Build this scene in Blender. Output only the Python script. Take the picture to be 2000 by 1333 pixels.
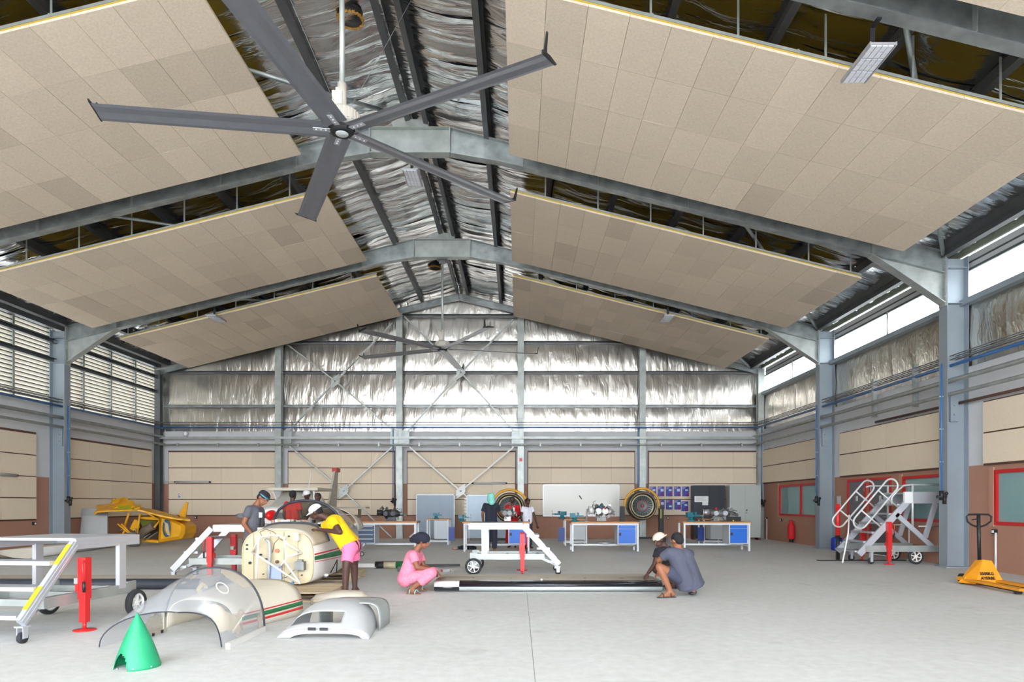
import bpy, bmesh, math, random
from mathutils import Vector, Matrix, Euler, noise
R = math.radians
C = bpy.context.scene.collection
for o in list(bpy.data.objects): bpy.data.objects.remove(o)
# ---------------- camera, world, exposure ----------------
EYE = 1.35; F = 1310.0; VX, VY = 1012.0, 985.0
cam = bpy.data.cameras.new('camera'); co = bpy.data.objects.new('camera', cam); C.objects.link(co)
co.location = (0, 0, EYE); co.rotation_euler = (R(90), 0, 0)
cam.sensor_width = 36; cam.lens = F/2000*36
cam.shift_x = -(VX-1000)/2000; cam.shift_y = (VY-666.5)/2000
cam.clip_end = 300; cam.clip_start = .05
bpy.context.scene.camera = co
w = bpy.data.worlds.new('sky'); bpy.context.scene.world = w; w.use_nodes = True
bg = w.node_tree.nodes['Background']; bg.inputs[0].default_value = (.88, .94, 1, 1); bg.inputs[1].default_value = 5.2
vs = bpy.context.scene.view_settings
vs.view_transform = 'Standard'; vs.look = 'None'; vs.gamma = 1; vs.use_curve_mapping = False; vs.exposure = 1.28
bpy.context.scene.cycles.max_bounces = 12; bpy.context.scene.cycles.diffuse_bounces = 8
bpy.context.scene.cycles.glossy_bounces = 6
# ---------------- helpers ----------------
def P(x, y, d): return Vector(((x-VX)*d/F, d, EYE+(VY-y)*d/F))     # a pixel at a depth -> a point of the hall
def G(x, y):
    d = EYE*F/(y-VY); return Vector(((x-VX)*d/F, d, 0))
def lin(c):
    return tuple(((v/255)/12.92 if v/255 <= .04045 else ((v/255+.055)/1.055)**2.4) for v in c)
MATS = {}
def mat(name, col, rough=.6, metal=0, var=0, vs_=3, bump=0, bs=40, spec=.5, stretch=None, alpha=None, trans=0, emis=None, estr=0, objvar=0, coat=0):
    if name in MATS: return MATS[name]
    m = bpy.data.materials.new(name); m.use_nodes = True; nt = m.node_tree; N = nt.nodes; L = nt.links
    b = N['Principled BSDF']; c = (*lin(col), 1)
    b.inputs['Base Color'].default_value = c; b.inputs['Roughness'].default_value = rough; b.inputs['Metallic'].default_value = metal
    b.inputs['Specular IOR Level'].default_value = spec
    if coat: b.inputs['Coat Weight'].default_value = coat
    tc = None
    def coords():
        nonlocal tc
        if tc is None:
            t = N.new('ShaderNodeTexCoord'); mp = N.new('ShaderNodeMapping'); L.new(t.outputs['Object'], mp.inputs[0])
            if stretch: mp.inputs['Scale'].default_value = stretch
            tc = mp.outputs[0]
        return tc
    if var or objvar:
        hs = N.new('ShaderNodeHueSaturation'); hs.inputs['Color'].default_value = c
        val = None
        if var:
            n = N.new('ShaderNodeTexNoise'); n.inputs['Scale'].default_value = vs_; n.inputs['Detail'].default_value = 6
            L.new(coords(), n.inputs['Vector'])
            mr = N.new('ShaderNodeMapRange'); mr.inputs[1].default_value = .3; mr.inputs[2].default_value = .7
            mr.inputs[3].default_value = 1-var; mr.inputs[4].default_value = 1+var; L.new(n.outputs[0], mr.inputs[0]); val = mr.outputs[0]
        if objvar:
            oi = N.new('ShaderNodeObjectInfo'); mr2 = N.new('ShaderNodeValToRGB')
            e = mr2.color_ramp.elements; e[0].position = 0; e[0].color = (1-objvar*1.6,)*3+(1,); e[1].position = 1; e[1].color = (1+objvar*.6,)*3+(1,)
            k = e.new(.12); k.color = (1-objvar*.5,)*3+(1,)
            L.new(oi.outputs['Random'], mr2.inputs[0])
            if val is None: val = mr2.outputs[0]
            else:
                mu = N.new('ShaderNodeMath'); mu.operation = 'MULTIPLY'; L.new(val, mu.inputs[0]); L.new(mr2.outputs[0], mu.inputs[1]); val = mu.outputs[0]
        L.new(val, hs.inputs['Value']); L.new(hs.outputs[0], b.inputs['Base Color'])
    if bump:
        n = N.new('ShaderNodeTexNoise'); n.inputs['Scale'].default_value = bs; n.inputs['Detail'].default_value = 4
        L.new(coords(), n.inputs['Vector'])
        bp = N.new('ShaderNodeBump'); bp.inputs['Strength'].default_value = 1; bp.inputs['Distance'].default_value = bump
        L.new(n.outputs[0], bp.inputs['Height']); L.new(bp.outputs[0], b.inputs['Normal'])
    if alpha is not None: b.inputs['Alpha'].default_value = alpha
    if trans: b.inputs['Transmission Weight'].default_value = trans
    if emis: b.inputs['Emission Color'].default_value = (*lin(emis), 1); b.inputs['Emission Strength'].default_value = estr
    MATS[name] = m; return m

class MB:
    """collects shapes into one mesh"""
    def __init__(s): s.v = []; s.f = []; s.sm = []; s.mi = []; s.cur = 0
    def add(s, vs, fs, smooth=False):
        n = len(s.v); s.v += [tuple(v) for v in vs]
        for f in fs: s.f.append(tuple(i+n for i in f)); s.sm.append(smooth); s.mi.append(s.cur)
        return s
    def box(s, c, d, rot=None):
        c = Vector(c); hx, hy, hz = d[0]/2, d[1]/2, d[2]/2
        M = rot.to_matrix() if isinstance(rot, Euler) else rot
        vs = [Vector((x, y, z)) for x in (-hx, hx) for y in (-hy, hy) for z in (-hz, hz)]
        if M is not None: vs = [M @ v for v in vs]
        return s.add([v+c for v in vs], [(0,1,3,2),(4,6,7,5),(0,4,5,1),(2,3,7,6),(0,2,6,4),(1,5,7,3)])
    def b2(s, a, b):
        return s.box([(a[i]+b[i])/2 for i in range(3)], [abs(b[i]-a[i]) for i in range(3)])
    def frame(s, p0, p1, up):
        d = (Vector(p1)-Vector(p0)); L = d.length; d = d/L if L > 1e-9 else Vector((0, 0, 1))
        u = Vector(up); 
        if abs(u.normalized().dot(d)) > .99: u = Vector((1, 0, 0)) if abs(d.x) < .9 else Vector((0, 1, 0))
        x = u.cross(d).normalized(); y = d.cross(x)
        return Matrix((x, y, d)).transposed(), L
    def beam(s, p0, p1, w, h, up=(0, 0, 1)):
        """bar from p0 to p1, w sideways, h along up"""
        M, L = s.frame(p0, p1, up); c = (Vector(p0)+Vector(p1))/2
        return s.box(c, (w, h, L), M)
    def ibeam(s, p0, p1, w, h, up=(0, 0, 1), t=.012, tw=.008):
        M, L = s.frame(p0, p1, up); c = (Vector(p0)+Vector(p1))/2; y = M.col[1]
        s.box(c+y*(h/2-t/2), (w, t, L), M); s.box(c-y*(h/2-t/2), (w, t, L), M); s.box(c, (tw, h-2*t, L), M); return s
    def cbeam(s, p0, p1, w, h, up=(0, 0, 1), t=.006, sgn=1):
        M, L = s.frame(p0, p1, up); c = (Vector(p0)+Vector(p1))/2; y = M.col[1]; x = M.col[0]
        s.box(c+y*(h/2-t/2), (w, t, L), M); s.box(c-y*(h/2-t/2), (w, t, L), M); s.box(c+x*sgn*(w/2-t/2), (t, h-2*t, L), M); return s
    def tube(s, p0, p1, r, r1=None, n=12, caps=True):
        if r1 is None: r1 = r
        M, L = s.frame(p0, p1, (0, 0, 1)); p0 = Vector(p0); p1 = Vector(p1); vs = []
        for p, q in ((p0, r), (p1, r1)):
            for i in range(n):
                a = 2*math.pi*i/n; vs.append(p+M.col[0]*math.cos(a)*q+M.col[1]*math.sin(a)*q)
        s.add(vs, [(i, (i+1) % n, n+(i+1) % n, n+i) for i in range(n)], True)
        if caps: s.add(vs, [tuple(range(n))[::-1], tuple(range(n, 2*n))])
        return s
    def path(s, pts, r, n=8, closed=False):
        pts = [Vector(p) for p in pts]; m = len(pts); rings = []; prev = None
        for i, p in enumerate(pts):
            a = pts[(i-1) % m] if (closed or i > 0) else p; b = pts[(i+1) % m] if (closed or i < m-1) else p
            d = (b-a).normalized()
            if prev is None:
                u = Vector((0, 0, 1)) if abs(d.z) < .9 else Vector((1, 0, 0)); prev = u.cross(d).normalized()
            x = (prev-d*prev.dot(d)); x = x.normalized() if x.length > 1e-6 else prev; prev = x; y = d.cross(x)
            rr = r[i] if isinstance(r, (list, tuple)) else r
            rings.append([p+x*math.cos(2*math.pi*k/n)*rr+y*math.sin(2*math.pi*k/n)*rr for k in range(n)])
        vs = [v for rg in rings for v in rg]; fs = []
        for i in range(m if closed else m-1):
            j = (i+1) % m
            for k in range(n): fs.append((i*n+k, i*n+(k+1) % n, j*n+(k+1) % n, j*n+k))
        s.add(vs, fs, True)
        if not closed: s.add(vs, [tuple(range(n))[::-1], tuple(range((m-1)*n, m*n))])
        return s
    def lathe(s, prof, c=(0, 0, 0), axis=(0, 0, 1), n=24, smooth=True, a0=0, a1=2*math.pi):
        """prof: (r, h) pairs along axis"""
        M, _ = s.frame((0, 0, 0), axis, (0, 0, 1) if abs(Vector(axis).normalized().z) < .9 else (1, 0, 0)); c = Vector(c); vs = []; m = len(prof)
        full = abs(a1-a0-2*math.pi) < 1e-6; nn = n if full else n+1
        for r, h in prof:
            for i in range(nn):
                a = a0+(a1-a0)*i/n; vs.append(c+M.col[0]*math.cos(a)*r+M.col[1]*math.sin(a)*r+M.col[2]*h)
        fs = []
        for j in range(m-1):
            for i in range(n):
                k = (i+1) % nn; fs.append((j*nn+i, j*nn+k, (j+1)*nn+k, (j+1)*nn+i))
        return s.add(vs, fs, smooth)
    def prism(s, poly, off):
        """poly: 3D points, extruded by the vector off"""
        poly = [Vector(p) for p in poly]; off = Vector(off); n = len(poly)
        return s.add(poly+[p+off for p in poly], [tuple(range(n))[::-1], tuple(range(n, 2*n))]+[(i, (i+1) % n, n+(i+1) % n, n+i) for i in range(n)])
    def ball(s, c, r, n=10, m=7, rot=None):
        r = r if isinstance(r, (tuple, list)) else (r, r, r); c = Vector(c); vs = []
        for j in range(m+1):
            t = math.pi*j/m
            for i in range(n):
                a = 2*math.pi*i/n; v = Vector((r[0]*math.sin(t)*math.cos(a), r[1]*math.sin(t)*math.sin(a), r[2]*math.cos(t)))
                if rot is not None: v = rot @ v
                vs.append(c+v)
        fs = [(j*n+i, j*n+(i+1) % n, (j+1)*n+(i+1) % n, (j+1)*n+i) for j in range(m) for i in range(n)]
        return s.add(vs, fs, True)
    def grid(s, fn, nu, nv, smooth=True, th=0):
        vs = [fn(i/nu, j/nv) for j in range(nv+1) for i in range(nu+1)]
        fs = [(j*(nu+1)+i, j*(nu+1)+i+1, (j+1)*(nu+1)+i+1, (j+1)*(nu+1)+i) for j in range(nv) for i in range(nu)]
        return s.add(vs, fs, smooth)
    def mesh(s, name, mats):
        me = bpy.data.meshes.new(name); me.from_pydata(s.v, [], s.f)
        for m in (mats if isinstance(mats, (list, tuple)) else [mats]): me.materials.append(m)
        me.polygons.foreach_set('use_smooth', s.sm); me.polygons.foreach_set('material_index', s.mi)
        bm = bmesh.new(); bm.from_mesh(me); bmesh.ops.remove_doubles(bm, verts=bm.verts, dist=1e-5)
        bmesh.ops.recalc_face_normals(bm, faces=bm.faces); bm.to_mesh(me); bm.free(); me.update(); return me
    def put(s, name, mats, parent=None, loc=None, rot=None, world=False, **props):
        return link(name, s.mesh(name, mats), parent, loc, rot, world, **props)
def link(name, me, parent=None, loc=None, rot=None, world=False, **props):
    o = bpy.data.objects.new(name, me); C.objects.link(o)
    if parent is not None:
        o.parent = parent
        if world: o.matrix_parent_inverse = pm(parent).inverted()
    if loc is not None: o.location = loc
    if rot is not None: o.rotation_euler = rot
    for k, v in props.items(): o[k] = v
    return o
def pm(o):
    M = Matrix.Translation(o.location) @ o.rotation_euler.to_matrix().to_4x4()
    return M
def thing(name, label, cat, loc=(0, 0, 0), rz=0, group=None):
    o = bpy.data.objects.new(name, None); C.objects.link(o); o.location = loc; o.rotation_euler = (0, 0, rz); o.empty_display_size = .1
    o['label'] = label; o['category'] = cat
    if group: o['group'] = group
    return o
def tag(o, label, cat, group=None):
    o['label'] = label; o['category'] = cat
    if group: o['group'] = group
    return o
def dup(root, label=None, loc=None, rz=None, group=None):
    r = root.copy(); C.objects.link(r)
    if loc is not None: r.location = loc
    if rz is not None: r.rotation_euler = (0, 0, rz)
    if label: r['label'] = label
    if group: r['group'] = group
    for ch in list(root.children):
        c = ch.copy(); C.objects.link(c); c.parent = r; c.matrix_parent_inverse = ch.matrix_parent_inverse.copy()
        for g in ch.children:
            d = g.copy(); C.objects.link(d); d.parent = c; d.matrix_parent_inverse = g.matrix_parent_inverse.copy()
    return r
def bevel(o, wd, seg=2):
    m = o.modifiers.new('bevel', 'BEVEL'); m.width = wd; m.segments = seg; m.limit_method = 'ANGLE'; return o
def solid(o, t, off=-1):
    m = o.modifiers.new('solidify', 'SOLIDIFY'); m.thickness = t; m.offset = off; return o

# ---------------- materials ----------------
def foil_mat(name, stretch, col=(205, 203, 200), strength=.02, rough=.3, sc=5, det=5):
    m = mat(name, col, rough, 1.0); N = m.node_tree.nodes; L = m.node_tree.links; b = N['Principled BSDF']
    t = N.new('ShaderNodeTexCoord'); mp = N.new('ShaderNodeMapping'); mp.inputs['Scale'].default_value = stretch
    oi = N.new('ShaderNodeObjectInfo'); vm = N.new('ShaderNodeVectorMath'); vm.operation = 'ADD'
    L.new(t.outputs['Object'], vm.inputs[0]); L.new(oi.outputs['Location'], vm.inputs[1]); L.new(vm.outputs[0], mp.inputs[0])
    n = N.new('ShaderNodeTexNoise'); n.inputs['Scale'].default_value = sc; n.inputs['Detail'].default_value = det; n.inputs['Distortion'].default_value = 1.3
    L.new(mp.outputs[0], n.inputs['Vector'])
    v = N.new('ShaderNodeTexVoronoi'); v.feature = 'DISTANCE_TO_EDGE'; v.inputs['Scale'].default_value = sc*.8; L.new(mp.outputs[0], v.inputs['Vector'])
    a = N.new('ShaderNodeMath'); a.operation = 'MULTIPLY_ADD'; a.inputs[1].default_value = .35; L.new(v.outputs[0], a.inputs[0]); L.new(n.outputs[0], a.inputs[2])
    bp = N.new('ShaderNodeBump'); bp.inputs['Distance'].default_value = strength; L.new(a.outputs[0], bp.inputs['Height']); L.new(bp.outputs[0], b.inputs['Normal'])
    return m
M_foilroof = foil_mat('foil_roof', (.35, 2.0, 1), col=(228, 228, 228), strength=.045, rough=.16, sc=1.8, det=4)
M_foilwall = foil_mat('foil_wall', (2.2, 1, .6), col=(196, 191, 184), strength=.016, rough=.28, sc=2.6, det=5)
M_foilright = foil_mat('foil_right', (1, 2.2, 1.0), col=(214, 208, 198), strength=.018, rough=.24, sc=4)
M_galv = mat('galvanised_steel', (152, 158, 158), .42, .55, var=.28, vs_=3.5)
M_galvl = mat('galvanised_light', (166, 171, 168), .42, .4, var=.16, vs_=4)
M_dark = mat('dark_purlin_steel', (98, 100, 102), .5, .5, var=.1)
M_bluest = mat('column_steel', (146, 156, 164), .5, .3, var=.05, vs_=2)
M_white = mat('white_wall_paint', (200,201,203), .8, var=.02)
M_brown = mat('brown_wall_paint', (168, 124, 104), .8, var=.04, vs_=1.5)
M_brownd = mat('dark_brown_trim', (92, 62, 50), .6)
M_brownh = mat('light_brown_reveal', (176, 132, 112), .7)
M_tile = mat('woodwool_tile', (214, 199, 180), .95, var=.07, vs_=28, bump=.004, bs=90, objvar=.11, spec=.1)
M_wtile = mat('woodwool_wall_tile', (224, 208, 186), .95, var=.04, vs_=40, bump=.003, bs=120, objvar=.05, spec=.1)
M_yel = mat('glasswool_edge', (190, 160, 60), .9)
M_alu = mat('aluminium', (196, 199, 206), .4, .5, var=.03)
M_alum = mat('aluminium_matt', (190, 194, 200), .5, .5, var=.04)
M_lou = mat('louvre_white', (205, 200, 188), .5)
M_blue = mat('blue_pipe', (45, 110, 180), .4)
M_cond = mat('conduit_grey', (120, 124, 126), .5, .3)
M_black = mat('black_plastic', (28, 29, 32), .5)
M_rubber = mat('rubber', (45, 46, 50), .8)
M_red = mat('red_paint', (205, 32, 34), .4, var=.05)
M_redw = mat('red_window_frame', (190, 30, 32), .45)
M_wp = mat('white_plastic', (225, 225, 224), .4)
# ---------------- building ----------------
XL, XR, XC, YB = -14.1, 9.52, -2.3, 26.35
Y0 = -6.9
def zr(x, z0=9.55): return z0-.25*abs(x-XC)
ST = dict(kind='structure')
FY = (-3.7, 2.3, 8.3, 14.3, 20.3, 26.15)
def floor_mat():
    m = mat('concrete_floor', (186, 184, 179), .62, var=0); N = m.node_tree.nodes; L = m.node_tree.links; b = N['Principled BSDF']
    g = N.new('ShaderNodeNewGeometry')
    def nz(sc, det, st=(1, 1, 1)):
        mp = N.new('ShaderNodeMapping'); mp.inputs['Scale'].default_value = st; L.new(g.outputs['Position'], mp.inputs[0])
        n = N.new('ShaderNodeTexNoise'); n.inputs['Scale'].default_value = sc; n.inputs['Detail'].default_value = det; n.inputs['Roughness'].default_value = .62; L.new(mp.outputs[0], n.inputs['Vector']); return n.outputs[0]
    mx = N.new('ShaderNodeMath'); mx.operation = 'MULTIPLY_ADD'; mx.inputs[1].default_value = .6; L.new(nz(.5, 5, (1, 1, 1)), mx.inputs[0]); L.new(nz(9, 6), mx.inputs[2])
    r = N.new('ShaderNodeValToRGB'); e = r.color_ramp.elements; e[0].position = .4; e[0].color = (*lin((190, 191, 188)), 1); e[1].position = 1.0; e[1].color = (*lin((213, 215, 215)), 1)
    L.new(mx.outputs[0], r.inputs[0])
    st = N.new('ShaderNodeMapRange'); st.inputs[1].default_value = .62; st.inputs[2].default_value = .74; st.inputs[3].default_value = 1; st.inputs[4].default_value = .8
    L.new(nz(1.1, 4, (1, 1, 1)), st.inputs[0])
    mm = N.new('ShaderNodeMixRGB'); mm.blend_type = 'MULTIPLY'; mm.inputs[0].default_value = 1; L.new(r.outputs[0], mm.inputs[1]); L.new(st.outputs[0], mm.inputs[2])
    L.new(mm.outputs[0], b.inputs['Base Color'])
    bp = N.new('ShaderNodeBump'); bp.inputs['Distance'].default_value = .002; L.new(nz(40, 4), bp.inputs['Height']); L.new(bp.outputs[0], b.inputs['Normal'])
    return m
M_floor = floor_mat()
M_ground = mat('outside_ground', (214, 211, 205), .9, var=.06)
MB().b2((-60, -45, -.3), (60, 45, -.03)).put('ground', M_ground, **ST)
fl = MB().b2((XL-.3, Y0-.6, -.25), (XR+.3, YB+.3, -.02)).put('floor', mat('joint_grout', (158, 156, 150), .9), **ST)
xs = [XL-.3, -11.8, -5.85, .13, 6.1, XR+.3]; ys = [Y0-.6, -3.7, 2.3, 8.3, 14.3, 20.3, YB+.3]
for i in range(len(xs)-1):
    for j in range(len(ys)-1):
        MB().b2((xs[i]+.002, ys[j]+.002, -.02), (xs[i+1]-.002, ys[j+1]-.002, 0)).put('concrete_slab', M_floor, fl)

# back wall
PB = YB
wb = MB().b2((XL-.2, PB, 0), (XR+.2, PB+.2, 2.15)).put('wall_back', M_brown, **ST)
MB().b2((XL-.2, PB, 2.15), (XR+.2, PB+.2, 4.27)).put('upper_band', M_white, wb)
def tiles(parent, name, x0, x1, z0, nr, widths, put, rh=.62):
    """put(u0,u1,v0,v1) builds one tile"""
    for r in range(nr):
        u = x0+.03
        for wd in widths:
            put(u+.0025, u+wd-.0025, z0+r*rh+.03, z0+(r+1)*rh)
            u += wd
random.seed(4)
for (a, b) in ((330, 540), (563, 772), (795, 1008), (1030, 1240), (1265, 1477)):
    x0 = (a-VX)/49.7; x1 = (b-VX)/49.7
    MB().b2((x0, PB-.05, .88), (x1, PB, 3.44)).put('panel_backing', M_brownd, wb)
    W = x1-x0-.06; ws = [W*.22, W*.28, W*.285, W*.215]
    def pt(u0, u1, v0, v1):
        MB().b2((u0, PB-.085, v0), (u1, PB-.05, v1)).put('wall_panel', M_wtile, wb)
    tiles(wb, '', x0, x1, .89, 4, ws, pt)
# foil of the back gable: one sheet between each pair of seams
gz = [4.27, 5.17, 6.48, 7.65, 8.7, 9.9]
def foil_wall(parent, u0, u1, zb, ztop_fn, place, levels, seed, amp=.035, nu=14, nvm=10, mname=None):
    zt0 = max(ztop_fn(u0), ztop_fn(u1))
    nv = max(4, int((zt0-zb)*nvm)); mb = MB()
    def fn(a, b):
        u = u0+(u1-u0)*a; z = zb+(ztop_fn(u)-zb)*b
        k = 0
        for q in range(len(levels)-1):
            if levels[q] <= z <= levels[q+1]:
                t = (z-levels[q])/(levels[q+1]-levels[q]); k = math.sin(math.pi*t)
        e = math.sin(math.pi*a)**.5 if 0 < a < 1 else 0
        d = amp*k*(.35+.65*e)+.016*k*noise.noise(Vector((u*5, z*1.1+seed, seed)))+.010*noise.noise(Vector((u*11+z*3, z*2.3, seed*3)))+.006*(1-e)
        return place(u, d, z)
    mb.grid(fn, nu, nv); return mb
x = XL+.1; i = 0
while x < XR-.05:
    x1 = min(x+1.17, XR)
    foil_wall(wb, x, x1, 4.2, lambda u: zr(u, 9.75), lambda u, d, z: Vector((u, PB-.02-d, z)), gz, i*1.7).put('foil_sheet', M_foilwall, wb)
    x = x1; i += 1
MB().prism([(XL-.2, PB+.06, 4.2), (XR+.2, PB+.06, 4.2), (XR+.2, PB+.06, zr(XR, 9.8)), (XC, PB+.06, 9.8), (XL-.2, PB+.06, zr(XL, 9.8))], (0, .1, 0)).put('gable_cladding', M_white, wb)
# girts of the gable
for z in gz[1:5]:
    hw = min(11.7, (9.5-z)/.25); a, b = max(XL+.25, XC-hw), min(XR-.1, XC+hw)
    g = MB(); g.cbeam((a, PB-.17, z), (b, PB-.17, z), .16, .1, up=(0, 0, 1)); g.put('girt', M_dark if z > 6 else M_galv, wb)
# gable columns
colx = [-9.28, -4.6, .1, 4.82]
for cx in colx:
    m = MB(); m.ibeam((cx, PB-.32, 0), (cx, PB-.32, zr(cx)-.25), .24, .22, up=(0, 1, 0)); m.b2((cx-.16, PB-.46, 0), (cx+.16, PB-.18, .02))
    for z in (1.4, 2.5, 3.6, 4.5): m.b2((cx-.12, PB-.445, z), (cx+.12, PB-.43, z+.03))
    m.put('gable_column', M_galvl, wb)
m = MB()
for s, xe in ((-1, XL), (1, XR)):
    m.ibeam((XC, PB-.25, 9.42), (xe, PB-.25, zr(xe)-.13), .16, .24)
m.put('gable_rafter', M_galv, wb)
for cx, s in ((XL+.14, 1), (XR-.12, -1)):
    mb = MB(); mb.ibeam((cx, PB-.3, 0), (cx, PB-.3, zr(cx)-.1), .22, .22, up=(0, 1, 0)); mb.put('corner_column', M_dark if s > 0 else M_galvl, wb)
# bracing
def brace(parent, a, b, c, d, mid, m=M_galvl, w_=.09, y=PB-.47):
    pts = [P(*q, y) for q in (a, b, c, d)]; md = P(*mid, y)
    for p in pts:
        if p is None: continue
        MB().beam(p, md, .05, w_, up=(0, 1, 0)).put('brace', m, parent)
    r = .23; g = MB().prism([md+Vector((dx*r*k, .03, dz*r*k)) for dx, dz, k in ((-.55, -1, 1.25), (.45, -.7, .8), (.95, -.1, .8), (.55, 1, 1.25), (-.45, .7, .8), (-.95, .1, .8))], (0, -.07, 0))
    for q in range(8): g.tube(md+Vector((-.22+.06*q, -.03, -.3+.085*q)), md+Vector((-.22+.06*q, -.06, -.3+.085*q)), .012, n=6)
    g.put('gusset_plate', m, parent)
brace(wb, (562, 674), (766, 632), (565, 842), (766, 840), (655, 745))
brace(wb, (790, 619), (1003, 624), (797, 842), (1003, 842), (900, 728))
brace(wb, (566, 872), (766, 874), (578, 1048), (765, 1050), (672, 960))
brace(wb, (800, 874), (1003, 874), (800, 1050), (1005, 1050), (900, 960), m=M_wp)
for px in (562, 770, 792, 1007):
    c = P(px, 857, PB-.46); MB().box(c, (.3, .02, .62)).put('gusset_plate', M_galv, wb)
# rails and cable trays along the back wall
def rail(parent, mk, m, name='service_rail'): mk(MB()).put(name, m, parent)
for (za, h, m, nm) in ((3.9, .09, M_galvl, 'service_rail'),):
    rail(wb, lambda q: q.beam((XL+.3, PB-.52, za), (XR-.25, PB-.52, za), .05, h, up=(0, 0, 1)), m, nm)
mb = MB(); mb.tube((XL+.3, PB-.55, 3.63), (XR-.25, PB-.55, 3.63), .035, n=10)
for k in range(15): mb.box((XL+1+k*1.55, PB-.55, 3.63), (.06, .1, .13))
mb.put('conduit_pipe', M_galvl, wb)
mb = MB(); mb.tube((XL+.3, PB-.5, 4.3), (XR-.25, PB-.5, 4.3), .03, n=8); mb.put('air_pipe', M_blue, wb, label='blue compressed air pipe')
mb = MB()
for z in (4.4, 4.5): mb.tube((XL+.3, PB-.42, z), (XR-.3, PB-.42, z), .009, n=6); mb.tube((XL+.3, PB-.52, z), (XR-.3, PB-.52, z), .009, n=6)
k = XL+.4
while k < XR-.3: mb.tube((k, PB-.42, 4.4), (k, PB-.52, 4.4), .006, n=4); mb.tube((k, PB-.42, 4.5), (k, PB-.42, 4.4), .006, n=4); k += .2
mb.put('cable_tray', M_cond, wb, kind='stuff')

# side walls
def sidewall(name, X, s, rows, zpan, ytiles):
    """s: +1 right wall (room lies to -X); panels face the room"""
    wl = MB()
    def bx(a, b, z0, z1, t=.2): return ((X, a, z0), (X+s*t, b, z1))
    return wl
# left wall
wl = MB().b2((XL-.2, Y0, 0), (XL, YB, 2.15)).put('wall_left', M_brown, **ST)
MB().b2((XL-.2, Y0, 2.15), (XL, YB, 4.34)).put('upper_band', M_white, wl)
for (a, b) in ((8.65, 13.9), (14.65, 19.55), (20.75, 25.7)):
    MB().b2((XL, a, .88), (XL+.05, b, 3.44)).put('panel_backing', M_brownd, wl)
    n = 4; W = b-a-.06
    def pt(u0, u1, v0, v1):
        MB().b2((XL+.05, u0, v0), (XL+.085, u1, v1)).put('wall_panel', M_wtile, wl)
    tiles(wl, '', a, b, .89, 4, [W*.235, W*.245, W*.245, W*.275], pt)
# louvres
lz0, lz1, lzm = 4.32, 6.66, 5.68
def blade_mb(mb, z, L):
    mb.cur = 0; mb.box((0, 0, z), (.135, L, .006), Euler((0, R(-56), 0)))
    mb.cur = 1; mb.box((.046, 0, z+.05), (.022, L, .03)); mb.cur = 0; return mb  # dark lip added along the blade to draw the shadow line between blades
blade = blade_mb(MB(), 0, 1.42).mesh('louvre_blade', [M_lou, M_dark])
k = 0
for bay0 in (14.3, 20.3):
    for q in range(4):
        ya = bay0+.05+q*1.48; 
        t = thing('louvre_panel', '', 'louvre', (XL-.1, ya+.74, 0)); del t['label']; del t['category']; t.parent = wl
        for z in [lz0+.03+.118*i for i in range(12)]+[lzm+.08+.118*i for i in range(8)]:
            link('louvre_blade', blade, t, loc=(0, 0, z))
        m = MB(); m.b2((-.07, -.74, lz0), (.07, -.70, lz1)); m.b2((-.07, .70, lz0), (.07, .74, lz1)); m.put('louvre_frame', M_galvl, t)
for bay0 in (-3.7, 2.3, 8.3):
    t = thing('louvre_panel', '', 'louvre', (XL-.1, bay0+3, 0)); del t['label']; del t['category']; t.parent = wl
    bl = MB()
    for i in range(20): blade_mb(bl, lz0+.03+.118*i, 5.9)
    bl.put('louvre_blade', [M_lou, M_dark], t, kind='stuff')
mb = MB(); mb.cbeam((XL+.1, Y0, lzm), (XL+.1, YB, lzm), .1, .12); mb.put('louvre_rail', M_dark, wl)
mb = MB(); mb.cbeam((XL+.1, Y0, 6.25), (XL+.1, YB, 6.25), .12, .12); mb.put('louvre_rail', M_dark, wl)
mb = MB(); mb.b2((XL-.12, Y0, 6.66), (XL+.1, YB, 6.9)); mb.put('eave_beam', M_dark, wl)
for z, m, xx, r in ((3.95, M_galvl, .35, .05), (3.66, M_galvl, .4, .04), (4.3, M_blue, .3, .035)):
    MB().tube((XL+xx, Y0, z), (XL+xx, YB-.3, z), r, n=10).put('conduit_pipe' if m != M_blue else 'air_pipe', m, wl)
mb = MB()
for z in (4.42, 4.5): mb.tube((XL+.2, Y0, z), (XL+.2, YB-.3, z), .012, n=6); mb.tube((XL+.32, Y0, z), (XL+.32, YB-.3, z), .012, n=6)
k = Y0
while k < YB-.3: mb.tube((XL+.2, k, 4.42), (XL+.32, k, 4.42), .006, n=4); mb.tube((XL+.32, k, 4.42), (XL+.32, k, 4.5), .006, n=4); k += .25
mb.put('cable_tray', M_cond, wl, kind='stuff')

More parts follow.
